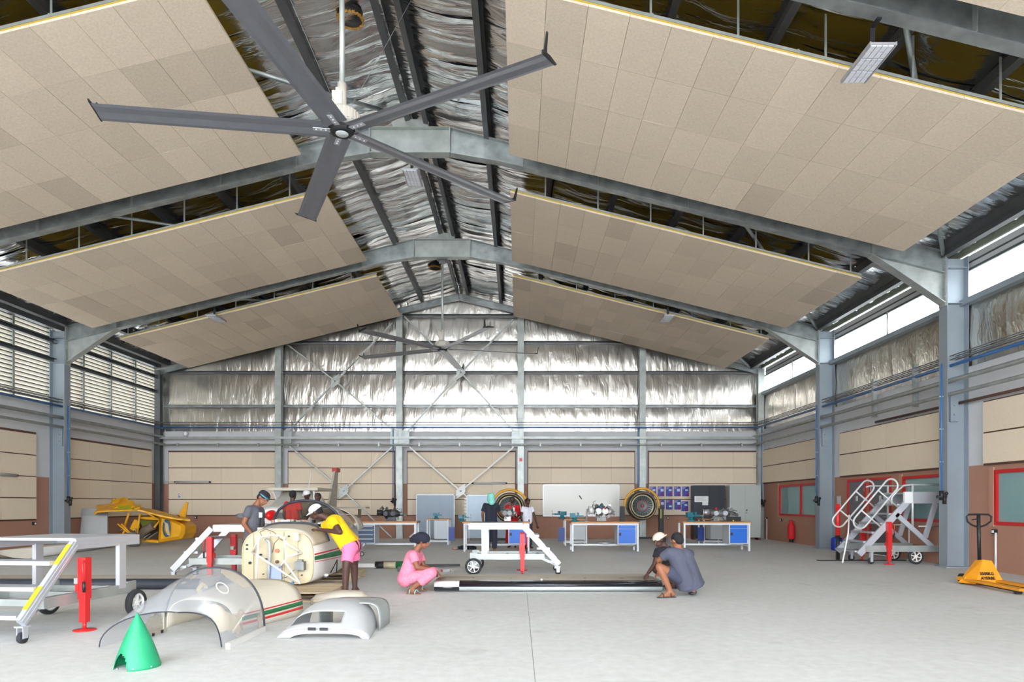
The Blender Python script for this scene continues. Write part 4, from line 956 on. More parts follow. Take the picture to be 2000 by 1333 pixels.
def sec(w, zb, zt, n=2.6, m=40, x0=0, frac=.5):
    """closed rounded section in x,z; the upper half rounder than the lower"""
    zc = zb+(zt-zb)*frac; out = []
    for i in range(m):
        a = 2*math.pi*i/m; c, s = math.cos(a), math.sin(a); h = (zt-zc) if s > 0 else (zc-zb); e = n*1.15 if s > 0 else n*2.3
        out.append((x0+w*math.copysign(abs(c)**(2/e), c), zc+h*math.copysign(abs(s)**(2/e), s)))
    return out
def loft(mb, secs, caps=(True, True), axis='y'):
    """secs: list of (y, [(x,z)...])"""
    m = len(secs[0][1]); vs = [((x, y, z) if axis == 'y' else (y, x, z)) for y, s in secs for x, z in s]
    fs = [(j*m+i, j*m+(i+1) % m, (j+1)*m+(i+1) % m, (j+1)*m+i) for j in range(len(secs)-1) for i in range(m)]
    mb.add(vs, fs, True)
    if caps[0]: mb.add(vs, [tuple(range(m))])
    if caps[1]: mb.add(vs, [tuple(range((len(secs)-1)*m, len(secs)*m))])
    return mb
def fuselage():
    OX, OY = -3.55, 9.9
    t = thing('aircraft_fuselage', 'white light aircraft fuselage without engine, cream firewall facing the camera, on a pallet', 'aircraft fuselage', (OX, OY, .14))
    zb = .02; W = .53
    def q(x, y, d): p = P(x, y, d); return Vector((p.x-OX, d-OY, p.z-.14))
    # lower hull: sides up to the sill
    st = [(0.02, W, zb, .83, 2.6), (.55, W+.02, zb, .86, 2.6), (1.3, W+.02, zb, .86, 2.5), (2.2, W-.02, zb+.02, .86, 2.4), (3.0, W-.12, zb+.08, .9, 2.2), (3.9, W-.26, zb+.18, .84, 2.0)]
    m = MB(); mm = 44; rings = [(y, sec(w_, b_, t_, n_, mm)) for y, w_, b_, t_, n_ in st]
    vs = [(x, y, z) for y, s_ in rings for x, z in s_]; fs = []
    for j in range(len(rings)-1):
        for i in range(mm):
            a = (i+.5)/mm*360
            if 0 < j < 3 and 38 < a < 142: continue
            fs.append((j*mm+i, j*mm+(i+1) % mm, (j+1)*mm+(i+1) % mm, (j+1)*mm+i))
    m.add(vs, fs, True); m.add(vs, [tuple(range((len(rings)-1)*mm, len(rings)*mm))]); o = m.put('hull', M_acw, t); solid(o, .012, -1)
    # firewall with ribs
    s = sec(W-.005, zb+.005, .825, 2.6, 44); m = MB(); m.prism([(x, 0, z) for x, z in s], (0, .02, 0)); fw = m.put('firewall', M_cream, t)
    m = MB(); n = len(s); m.add([(x*k, y, .42+(z-.42)*k) for (k, y) in ((1.0, .03), (1.0, -.015), (.975, -.015), (.975, 0)) for x, z in s], [(r*n+i, r*n+(i+1) % n, (r+1)*n+(i+1) % n, (r+1)*n+i) for r in range(3) for i in range(n)], True); m.put('firewall_flange', mat('cream_edge', (205, 186, 140), .5), fw)
    for px in (495, 527, 554, 581): MB().box((q(px, 0, 9.9).x, -.012, .42), (.02, .02, .76 if px in (527, 554) else .7)).put('rib', M_cream, fw)
    m = MB(); a, b = q(529, 1104, 9.9), q(552, 1141, 9.9); m.b2((a.x, -.05, b.z+.02), (b.x, -.01, a.z)); m.put('duct', mat('duct_blue_grey', (150, 165, 195), .4), t)
    m = MB(); m.path([q(519, 1053, 9.82), q(526, 1060, 9.82), q(527, 1085, 9.82), q(525, 1110, 9.82), q(524, 1135, 9.82)], .022); m.put('hose', mat('hose_grey', (168, 172, 178), .4), t)
    for (x, y, r, mt) in ((542, 1076.5, .03, mat('cap_orange', (205, 110, 80), .5)), (483, 1065, .013, M_black), (483, 1073, .013, M_black), (565, 1048, .012, M_black), (542, 1098, .025, M_brownd), (572, 1139, .02, M_blue), (520, 1093, .018, M_brownd), (510, 1084, .015, M_black), (590, 1124, .012, M_brownd), (515, 1122, .01, M_brownd), (604, 1087, .014, M_wp), (489, 1100, .02, M_black)):
        MB().tube(q(x, y, 9.9), q(x, y, 9.9)+Vector((0, -.03, 0)), r, n=10).put('fitting', mt, t)
    m = MB(); a, b = q(580, 1097, 9.9), q(598, 1113, 9.9); m.b2((a.x, -.12, b.z), (b.x, -.01, a.z)); m.b2((a.x+.03, -.1, a.z), (b.x-.03, -.03, a.z+.03)); m.put('battery_box', M_engm, t)
    m = MB(); a = q(580, 1050, 9.85); m.b2((a.x-.03, -.09, a.z-.05), (a.x+.03, -.01, a.z+.03)); m.tube(a+Vector((0, -.04, .03)), a+Vector((0, -.04, .06)), .04); m.put('filter', M_white2, t)
    # engine mount
    B1, B2, B3, B4 = q(505, 1052, 9.7), q(555, 1052, 9.7), q(587, 1141, 9.75), q(500, 1136, 9.6)
    segs = [(B1, B4), (q(513, 1092, 9.65), B3), (B2, q(559, 1095, 9.7)), (q(555, 1097, 9.7), B3), (q(557, 1060, 9.7), q(589, 1081, 9.88)), (q(560, 1088, 9.7), q(589, 1081, 9.88)), (B1, q(493, 1080, 9.88)), (q(493, 1080, 9.88), q(514, 1092, 9.65)), (q(545, 1110, 9.85), q(557, 1095, 9.7))]
    for a, b in segs: MB().tube(a, b, .014, n=8).put('mount_tube', M_white2, t)
    MB().path([B1, q(515, 1048, 9.7), q(530, 1045.5, 9.7), q(545, 1047, 9.7), B2], .014, n=8).put('mount_tube', M_white2, t)
    for p in (B1, B2): MB().ball(p, .028).put('mount_lug', M_white2, t)
    for pts in (((512, 1050), (508, 1040), (520, 1034), (535, 1040), (545, 1050)), ((532, 1080), (536, 1062), (545, 1052), (552, 1056)), ((563, 1125), (570, 1118), (580, 1110)), ((552, 1130), (560, 1128), (563, 1122))):
        MB().path([q(x, y, 9.8) for x, y in pts], .005, n=5).put('cable', M_black if pts[0][0] > 550 else M_brownd, t)
    # cowl deck from the firewall back to the dark rim
    m = MB(); nn = 24
    def deck(a, b):
        y = .01+.62*b; ang = R(14)+(math.pi-R(28))*a; w_ = W+.06*b; h = .41+.07*b; c, s_ = math.cos(ang), math.sin(ang)
        return Vector((w_*math.copysign(abs(c)**(2/3), c), y, .43+h*abs(s_)**(2/3)))
    m.grid(deck, nn, 5); o = m.put('cowl_deck', M_beigew, t); solid(o, .008)
    MB().path([deck(k/30, 1)+Vector((0, .01, .008)) for k in range(31)], .018, n=6).put('windshield_rim', M_trim, t)
    # instrument clutter on the deck edge
    rr = random.Random(3)
    ip = MB().b2((-.35, .72, .78), (.35, .8, .93)).put('instrument_panel', M_beigew, t)
    for k in range(14): MB().box((-.33+.05*k, .7+.05*rr.random(), .93+.01*rr.random()), (.045, .05, .03+.03*rr.random()), Euler((0, 0, rr.random()))).put('instrument', rr.choice((M_beigew, M_engm, M_black, M_cream, M_engl, M_brownh)), ip)
    for s_ in (-1, 1): MB().b2((s_*(W-.1), .62, .78), (s_*(W+.01), 2.3, .84)).put('sill', M_beigew, t)
    for k, (x, y) in enumerate(((-.24, 1.5), (.24, 1.5))):
        MB().b2((x-.2, y, .2), (x+.2, y+.5, .42)).put('seat', mat('seat_brown', (96, 76, 60), .8), t); MB().b2((x-.2, y+.5, .3), (x+.2, y+.6, .82)).put('seat_back', mat('seat_brown', (96, 76, 60), .8), t)
    # rear canopy: hoop and tinted bubble
    hp = [q(x, y, 11.5) for x, y in ((528, 1034), (532, 1024), (537, 1010), (545, 996), (562, 984), (580, 979.5), (600, 978), (620, 980), (640, 988), (655, 1001), (666, 1016), (672, 1030))]
    MB().path(hp, .022, n=8).put('canopy_hoop', M_trim, t)
    m = MB()
    def bub(a, b):
        f = a*(len(hp)-1); i = min(int(f), len(hp)-2); p = hp[i].lerp(hp[i+1], f-i); k = 1-b; e = .62+.38*math.sqrt(max(0, 1-b*b))
        base = .86; return Vector((p.x*(1-.25*b*b), p.y+1.35*b, base+(p.z-base)*(1-.55*b*b)))
    m.grid(bub, 22, 8); m.put('rear_canopy', M_brglass, t)
    m = MB()
    def aft(a, b):
        ang = math.pi*a; w_ = (W-.02)*(1-.25*b); return Vector((w_*math.cos(ang), 2.85+1.0*b, .72+(.42-.12*b)*math.sin(ang)))
    m.grid(aft, 18, 4); o = m.put('aft_deck', M_beigew, t); solid(o, .01)
    # stripes on both sides
    def stripe(z0a, z1a, z0b, z1b, mt, side):
        m = MB()
        def fn(a, b):
            y = .04+3.2*a; k = max(j for j in range(len(st)) if st[j][0] <= y or j == 0); k = min(k, len(st)-2); f = min(max((y-st[k][0])/(st[k+1][0]-st[k][0]), 0), 1)
            w_ = st[k][1]+(st[k+1][1]-st[k][1])*f; b_ = st[k][2]+(st[k+1][2]-st[k][2])*f; tt = st[k][3]+(st[k+1][3]-st[k][3])*f; n_ = st[k][4]
            z = (z0a+(z0b-z0a)*a)*(1-b)+(z1a+(z1b-z1a)*a)*b; zc = b_+(tt-b_)*.5; e = n_*1.15 if z > zc else n_*2.3; h = (tt-zc) if z > zc else (zc-b_)
            x = w_*(1-abs((z-zc)/h)**e)**(1/e); return Vector((side*(x+.004), y, z))
        m.grid(fn, 24, 3); o = m.put('stripe', mt, t); solid(o, .003, 0)
    for side in (-1, 1):
        stripe(.452, .472, .47, .49, M_sred, side); stripe(.375, .43, .30, .45, M_green, side); stripe(.347, .355, .265, .275, M_sred, side)
    MB().path([Vector((W+.0, .9, .1)), Vector((W+.06, .95, .24)), Vector((W+.08, 1.0, .3)), Vector((W+.05, 1.1, .26)), Vector((W+.03, 1.15, .08))], .008, n=6).put('loose_cable', M_black, t)
    MB().ball((W+.03, .55, .1), (.04, .05, .03)).put('step_bracket', M_white2, t)
fuselage()
M_palw = mat('pallet_wood', (184, 166, 136), .85, var=.15, vs_=5, stretch=(1, 6, 6))
def pallet(label, X, Y, rz=0, w_=1.25, dpt=1.0):
    t = thing('pallet', label, 'pallet', (X, Y, 0), rz)
    for k in range(6): MB().b2((-w_/2, -dpt/2+k*dpt/6+.012, .115), (w_/2, -dpt/2+(k+1)*dpt/6-.012, .137)).put('plank', M_palw, t)
    for x in (-w_/2+.05, 0, w_/2-.05):
        for y in (-dpt/2+.06, 0, dpt/2-.06): MB().box((x, y, .058), (.1, .11, .072)).put('block', M_palw, t)
        MB().b2((x-.05, -dpt/2, .094), (x+.05, dpt/2, .115)).put('stringer', M_palw, t)
    for y in (-dpt/2+.05, 0, dpt/2-.05): MB().b2((-w_/2, y-.05, 0), (w_/2, y+.05, .022)).put('bottom_board', M_palw, t)
pallet('wooden pallet under the front of the white fuselage', -3.35, 9.75, 0, 1.5, 1.1)
pallet('wooden pallet under the rear of the white fuselage', -3.5, 12.2, 0)
# foreground canopy
def canopy():
    t = thing('aircraft_canopy', 'large scratched clear aircraft canopy lying on the floor in the foreground', 'aircraft canopy', (-3.22, 6.65, 0))
    def q(x, y, d): p = P(x, y, d); return Vector((p.x+3.22, d-6.65, p.z))
    # far arch and near arch
    def arch(a, b):
        ang = math.pi*a; c, s = math.cos(ang), math.sin(ang); yf, yn = .46, -.50
        w_ = .53+.05*b-.02*b*b; h = .64*(1-b)**.9+.30*b+.12*b*(1-b); n = 2.25-.75*b*(c > 0)
        x = w_*math.copysign(abs(c)**(2/n), c)*1.0-.06*b; y = yf+(yn-yf)*b
        y += .16*b*abs(s)**2            # near edge cut back over the top
        if b > .7 and c > .2: y += .25*(b-.7)/.3*math.sin(math.pi*min(1, max(0, (c-.2)/.8)))*.9
        return Vector((x, y, .035+h*abs(s)**(2/n)))
    m = MB(); m.grid(arch, 48, 22); o = m.put('bubble', M_canopy, t); solid(o, .006)
    MB().path([arch(k/40, 0) for k in range(41)], .011, n=6).put('rear_rim', M_trim, t)
    MB().path([arch(k/40, 1) for k in range(41)], .006, n=6).put('front_rim', M_trim, t)
    MB().b2((.5, -.42, 0), (.545, .46, .055)).put('side_rail', M_acw, t)
    m = MB(); m.b2((-.545, -.1, 0), (-.5, .46, .03)); m.put('side_rail', M_beigew, t)
    m = MB(); m.b2((-.545, .43, .03), (-.515, .46, .2)); m.put('frame_post', M_beigew, t)
    for k in range(3): MB().box((-.49, .0+.17*k, .02), (.012, .03, .03)).put('latch', M_black, t)
    m = MB(); m.lathe([(.0, 0), (.05, 0), (.055, .006), (0, .01)], c=(.0, 0, 0), axis=(0, 0, 1), n=16); 
    c = arch(.33, .45); mm = MB(); mm.lathe([(.06, 0), (.075, 0), (.075, .006), (.06, .006), (.06, 0)], c=c+Vector((.01, 0, .01)), axis=(.75, -.25, .7), n=24); mm.put('vent_ring', M_acw, t)
canopy()
def nose_cowl():
    t = thing('engine_cowling', 'cream engine cowling with red and green stripes behind the clear canopy', 'cowling', (-3.25, 7.78, 0), R(-16))
    def fn(a, b, k=1):
        ang = math.pi*a; c, s = math.cos(ang), math.sin(ang); n = 3.0; w_ = .50-.06*(1-b)**2; h = .42-.10*(1-b)**2
        return Vector(((w_*k)*math.copysign(abs(c)**(2/n), c), -.6+1.15*b, .005+h*k*abs(s)**(2/n)))
    m = MB(); m.grid(fn, 40, 10); o = m.put('shell', mat('cowl_cream', (216, 208, 190), .5, var=.05), t); solid(o, .008)
    for (z0, z1, mt) in ((.05, .075, M_sred), (.095, .14, M_green), (.155, .167, M_sred)):
        m = MB()
        def f2(a, b):
            z = z0+(z1-z0)*b; y = .02+.97*a; n = 3.0; w_ = .50-.06*(1-y)**2; h = .42-.10*(1-y)**2; sn = min(1, ((z+.03*a-.005)/h))**(n/2); c = math.sqrt(max(0, 1-sn*sn)); return Vector((w_*c**(2/n)+.004, -.6+1.15*y, z+.03*a))
        m.grid(f2, 20, 2); o = m.put('stripe', mt, t); solid(o, .003, 0)
nose_cowl()
def grey_cowl():
    t = thing('lower_cowling', 'bare grey lower engine cowling with a rectangular opening, in front of the pallet', 'cowling', (-1.93, 7.12, 0), R(-3))
    m = MB(); nu, nv = 40, 26
    def fn(a, b):
        ang = math.pi*a; c, s = math.cos(ang), math.sin(ang); w_ = .47-.09*b; h = .10+.22*math.sin(min(1, b*1.25)*math.pi/2); n = 3.2
        # the sides flare towards the near lip
        x = w_*math.copysign(abs(c)**(2/n), c)*(1-.16*abs(s)); y = -.40+.62*b; z = .004+h*abs(s)**(2/n)
        return Vector((x, y, z))
    vs = [fn(i/nu, j/nv) for j in range(nv+1) for i in range(nu+1)]; fs = []
    for j in range(nv):
        for i in range(nu):
            a, b = (i+.5)/nu, (j+.5)/nv; p = fn(a, b)
            if -.36 < p.x < .14 and .1 < b < .34 and a > .15: continue
            fs.append((j*(nu+1)+i, j*(nu+1)+i+1, (j+1)*(nu+1)+i+1, (j+1)*(nu+1)+i))
    m.add(vs, fs, True); Mg = mat('cowl_grey', (188, 190, 192), .5, .3, var=.08, vs_=3); o = m.put('shell', Mg, t); solid(o, .008)
    # near lip with an arched cut
    m = MB(); N = 24; vs = []; 
    for i in range(N+1):
        a = i/N; p = fn(a, 0); c = abs(a-.45)/.28; low = .05*math.sqrt(max(0, 1-c*c)) if c < 1 else 0; vs += [p, Vector((p.x*1.0, p.y-.02, max(min(p.z, .005+low), 0)))]
    m.add(vs, [(2*i, 2*i+2, 2*i+3, 2*i+1) for i in range(N)], True); o = m.put('front_lip', Mg, t); solid(o, .006)
    for s in (-1, 1): MB().b2((-.05+s*.06-.04, -.43, .085), (-.05+s*.06+.04, -.42, .115)).put('slot', M_black, t)
    m = MB()
    def f2(a, b):
        ang = math.pi*a; return Vector((.12+.33*math.copysign(abs(math.cos(ang))**.35, math.cos(ang)), .05+.45*b, .005+.29*abs(math.sin(ang))**.35))
    m.grid(f2, 24, 6); o = m.put('second_shell', mat('cowl_greenish', (172, 178, 176), .5, .3, var=.1, vs_=3), t); solid(o, .008)
grey_cowl()
def cone():
    p = G(245, 1313); t = thing('propeller_spinner', 'green propeller spinner cone with an arched notch, standing in the left foreground', 'spinner cone', (p.x, p.y+.17, 0))
    m = MB(); nu, nv = 72, 30; R0, H = .175, .45
    def fn(i, j):
        a = 2*math.pi*i/nu; z = H*j/nv; r = R0*(1-(z/H)**1.25)**.92 if z < H else 0; return Vector((r*math.cos(a), r*math.sin(a), z))
    vs = [fn(i, j) for j in range(nv+1) for i in range(nu)]; fs = []
    for j in range(nv):
        for i in range(nu):
            a = (i+.5)/nu*360; z = (j+.5)/nv*H; da = (a-243+180) % 360-180; lim = 30*math.sqrt(max(0, 1-(z/.13)**2)) if z < .13 else 0
            if abs(da) < lim: continue
            fs.append((j*nu+i, j*nu+(i+1) % nu, (j+1)*nu+(i+1) % nu, (j+1)*nu+i))
    m.add(vs, fs, True); o = m.put('shell', mat('spinner_green', (30, 150, 104), .5, var=.1, vs_=5), t); solid(o, .006)
    MB().lathe([(0, .1), (.12, .1), (.12, .105), (0, .105)], n=24).put('bulkhead', M_trim, t)
    for k in range(8): a = R(45*k+20); MB().box((.172*math.cos(a), .172*math.sin(a), .02), (.01, .01, .01)).put('screw', M_engl, t)
cone()
def fairing():
    t = thing('wheel_fairing', 'cream rounded fairing lying on the floor at the feet of the man in yellow', 'fairing', (-2.38, 8.95, 0)); m = MB(); loft(m, [(-.38, sec(.05, .02, .08, 2)), (-.3, sec(.13, 0, .15, 2.4)), (0, sec(.17, 0, .2, 2.4)), (.3, sec(.14, 0, .19, 2.4)), (.37, sec(.05, .06, .13, 2))], axis='x'); m.put('shell', M_beigew, t); MB().box((0, -.165, .08), (.6, .012, .02)).put('seam', M_cream, t)
fairing()
# long wings on the floor
def wing(label, x0, x1, y0, chord, th, rz=0, nose=True, loc=None):
    L = x1-x0; t = thing('aircraft_wing', label, 'aircraft wing', loc or ((x0+x1)/2, y0, 0), rz); h = L/2
    def prof(k):
        out = []
        for i in range(k+1):
            u = i/k; zt = th*(2.6*math.sqrt(u)-2.3*u+.25*u*u)*.62 if u < 1 else 0; out.append((u*chord, zt))
        return out
    up = [(0, .5*th), (.01, .72*th), (.04, .9*th), (.1, th), (.3*chord, 1.0*th), (.6*chord, .92*th), (chord, .78*th)]; lo = [(chord, .7*th), (.5*chord, .12*th), (.15, 0), (.05, .08*th), (.015, .25*th)]
    pts = up+lo; n = len(pts); m = MB()
    vs = [(x, p[0], p[1]) for x in (-h, h) for p in pts]; 
    for i in range(n):
        m.cur = 0 if i in (3, 4, 5, 6) else (1 if i in (7, 8) else 2); 
        m.add([vs[i], vs[(i+1) % n], vs[n+(i+1) % n], vs[n+i]], [(0, 1, 2, 3)], i not in (5, 6))
    m.cur = 0; m.add(vs, [tuple(range(n))[::-1], tuple(range(n, 2*n))]); m.put('skin', [M_beigew, M_trim, M_acw], t)
    if nose:
        def band(xa, xb, q0, q1, mt, nm='stripe'):
            seg = [pts[i] for i in (10, 11, 0, 1, 2, 3)]; a, b = q0, q1; mm = MB()
            sg = [Vector((0, p[0], p[1])) for p in seg[a:b+1]]; off = Vector((0, -.004, .002)); k = len(sg)
            mm.add([v+off+Vector((xa, 0, 0)) for v in sg]+[v+off+Vector((xb, 0, 0)) for v in sg], [(i, i+1, k+i+1, k+i) for i in range(k-1)], True); o = mm.put(nm, mt, t); solid(o, .002, 0)
        band(-h+.38, h, 2, 5, M_blackp); band(-h, -h+.38, 0, 2, M_blackp); band(-h, -h+.38, 2, 5, M_white2); band(-h+.38, h, 0, 2, mat('stripe_silver', (196, 202, 200), .35, .2))
        for k in range(1, 6): MB().box((-h+L*k/6, chord*.5, th*.86), (.006, chord*.9, .004), Euler((R(-6), 0, 0))).put('rivet_seam', M_trim, t)
    return t
w1 = wing('long aircraft wing with black and white leading edge lying on the floor, centre foreground', -1.28, 2.2, 10.22, 1.4, .172)
for xx in (-1.0, 1.0): MB().b2((xx-.06, 1.1, 0), (xx+.06, 1.25, .1)).put('support_block', M_black, w1)
MB().box((-.1, .1, .185), (.03, .02, .03)).put('bracket', M_beigew, w1)
wing('dark-edged aircraft wing lying on the floor behind the left step platform', -9.6, -5.0, 10.5, 1.0, .17, nose=False)
for o in C.objects:
    if o.parent and o.parent.name == 'aircraft_wing.001': o.data.materials[2] = M_trim
wing('white aircraft wing lying along the left wall', 0, 4.2, 0, 1.0, .25, R(98), False, (-12.2, 18.6, 0))
wing('second white wing lying against the left wall, ahead of the first', 0, 4.0, 0, .9, .3, R(96), False, (-12.4, 14.2, 0))
# grey wing piece leaning in the left rear
t = thing('wing_flap', 'grey metal wing panel leaning on the left wall behind the near step platform', 'wing panel', (-13.5, 21.3, 0)); tl = Euler((R(-14), 0, R(8)))
o = MB().prism([(-.42, 0, 0), (.42, 0, 0), (.3, 0, 1.15), (-.45, 0, 1.15)], (0, .05, 0)).put('panel', mat('flap_grey', (176, 178, 178), .5, .2, var=.05), t, rot=tl)
MB().b2((-.46, -.015, 1.0), (.31, .07, 1.24)).put('top_edge', mat('flap_edge', (158, 162, 164), .5, .2), t, rot=tl)
# yellow wreck
M_wy = mat('wreck_yellow', (226, 164, 22), .45, var=.12, vs_=3); M_wyd = mat('wreck_lime', (170, 168, 30), .6)
def wreck():
    OX, OY = -12.0, 22.0; t = thing('wrecked_aircraft', 'crushed yellow light aircraft wreck by the left wall', 'aircraft wreck', (OX, OY, 0))
    def z7(x, y, d): p = P(140+x/7.69, 940+y/7.69, d); return Vector((p.x-OX, d-OY, max(p.z, .005)))
    def itp(tab, x):
        for (a, b), (c, d) in zip(tab, tab[1:]):
            if a <= x <= c: return b+(d-b)*(x-a)/(c-a)
        return tab[-1][1]
    bot = [(330, 500), (380, 455), (560, 440), (1000, 425), (1300, 505), (1560, 560), (1780, 578)]; top = [(330, 465), (400, 358), (640, 335), (760, 320), (1010, 390), (1300, 440), (1500, 500), (1780, 568)]
    m = MB()
    def fn(a, b):
        x = 330+1450*a; y = itp(bot, x)*(1-b)+itp(top, x)*b; d = 20.9+.35*a+1.0*b; p = z7(x, y, d); n = noise.noise(Vector((a*14, b*4, 1))); p.z += .05*n*math.sin(math.pi*b); p.y += .08*n; return p
    m.grid(fn, 60, 8, smooth=False); o = m.put('wing', M_wy, t); solid(o, .05, -1)
    m = MB()
    def f2(a, b):
        x = 620+410*a; y = 400-(130*math.sin(math.pi*min(1, a*1.1)**.8)+20)*b; d = 21.2+.5*b; p = z7(x, y, d); n = noise.noise(Vector((a*9, b*5, 4))); p.z += .09*n; p.y += .12*n; return p
    m.grid(f2, 16, 7, smooth=False); o = m.put('crumpled_skin', M_wy, t); solid(o, .03, -1)
    m = MB(); m.grid(lambda a, b: f2(.25+.7*a, b*.35)+Vector((0, -.12, -.05)), 8, 3, smooth=False); o = m.put('torn_liner', M_wyd, t); solid(o, .02)
    m = MB(); m.grid(lambda a, b: f2(.1+.4*a, .5+b*.4)+Vector((-.1, -.1, .03+.03*math.sin(9*a))), 6, 3, smooth=False); o = m.put('torn_flap', M_wy, t); solid(o, .02)
    MB().prism([z7(1600, 512, 22.4), z7(1715, 312, 22.4), z7(1745, 325, 22.4), z7(1705, 560, 22.4)], (0, .05, 0)).put('tail_fin', M_wy, t)
    poly = [z7(*v, 21.7) for v in ((1320, 510), (1480, 560), (1660, 640), (1705, 680), (1700, 790), (1650, 870), (1300, 925))]
    m = MB(); cen = sum(poly, Vector())/len(poly); k = len(poly)
    ins = [p.lerp(cen, .25)+Vector((0, -.1, 0)) for p in poly]; bk = [p+Vector((0, .75, 0)) for p in poly]
    m.add(ins+poly+bk, [tuple(range(k))]+[(i, (i+1) % k, k+(i+1) % k, k+i) for i in range(k)]+[(k+i, k+(i+1) % k, 2*k+(i+1) % k, 2*k+i) for i in range(k)]+[tuple(range(2*k, 3*k))[::-1]]); m.put('fuselage_side', M_wy, t)
    # emblem: plain blue ring with a cream shape
    c = z7(1425, 710, 21.52); mm = MB(); mm.lathe([(.13, 0), (.2, 0), (.2, .012), (.13, .012)], c=(0, 0, 0), axis=(0, -1, 0), n=28); o = mm.put('emblem_ring', mat('emblem_blue', (40, 90, 130), .5), t, loc=c); o.scale = (.62, 1, 1.42)
    mm = MB(); mm.prism([(-.1, 0, .26), (-.04, 0, .2), (.06, 0, .12), (.08, 0, -.02), (.12, 0, -.24), (.04, 0, -.22), (-.02, 0, -.06), (-.03, 0, .1)], (0, -.014, 0)); mm.put('emblem_figure', M_cream, t, loc=c+Vector((0, -.005, 0)))
    # cabin: back wall, liner, seat, tubes
    m = MB(); m.prism([z7(*v, 22.4) for v in ((1010, 540), (1320, 540), (1300, 915), (1000, 900))], (0, .04, 0)); m.put('cabin_back', mat('wreck_inside', (74, 60, 46), .8), t)
    m = MB(); m.prism([z7(*v, 22.3) for v in ((1020, 590), (1270, 600), (1240, 690), (1060, 690))], (0, .04, 0)); m.put('green_liner', mat('liner_green', (130, 138, 52), .7), t)
    m = MB(); m.path([z7(1040, 840, 22.0), z7(1100, 740, 22.0), z7(1230, 670, 22.0)], .14, n=8); m.put('crushed_seat', mat('seat_grey', (120, 106, 92), .8), t)
    m = MB(); m.prism([z7(*v, 21.75) for v in ((870, 720), (940, 580), (985, 590), (1020, 700), (930, 750))], (0, .03, 0)); m.put('door_skin', M_wy, t)
    m = MB(); m.prism([z7(*v, 21.65) for v in ((1030, 540), (1300, 545), (1290, 590), (1040, 575))], (0, .04, 0)); m.put('roof_rail', M_wy, t)
    m = MB(); m.prism([z7(*v, 21.6) for v in ((1000, 870), (1300, 900), (1300, 930), (1060, 915), (1040, 900))], (0, .5, 0)); m.put('belly', M_wy, t)
    for (a, b, r) in (((862, 480), (790, 700), .035), ((1026, 490), (975, 860), .03), ((1150, 490), (1310, 590), .025), ((690, 645), (960, 870), .025), ((745, 645), (900, 800), .025), ((730, 740), (860, 720), .02), ((770, 790), (800, 740), .03), ((840, 790), (990, 780), .02), ((1050, 880), (1180, 790), .02), ((1100, 890), (1290, 770), .02), ((1240, 700), (1310, 610), .03), ((900, 875), (980, 875), .03), ((960, 720), (985, 870), .02)):
        MB().tube(z7(*a, 21.4), z7(*b, 21.55), r, n=8).put('tube', M_wy if r != .02 else M_engm, t)
    m = MB(); m.lathe([(.0, -.13), (.1, -.13), (.2, -.1), (.25, 0), (.2, .1), (.1, .13), (0, .13)], c=(0, 0, .2), axis=(0, 1, 0), n=20); o = m.put('flat_tyre', mat('tyre_grey', (104, 100, 96), .8), t, loc=(z7(945, 900, 21.3).x, -.75, 0)); o.scale = (1, 1, .72)
    MB().beam(z7(1400, 760, 22.0)*1.0, z7(1700, 760, 22.0), .3, .2).put('tail_boom', M_wy, t)
wreck()
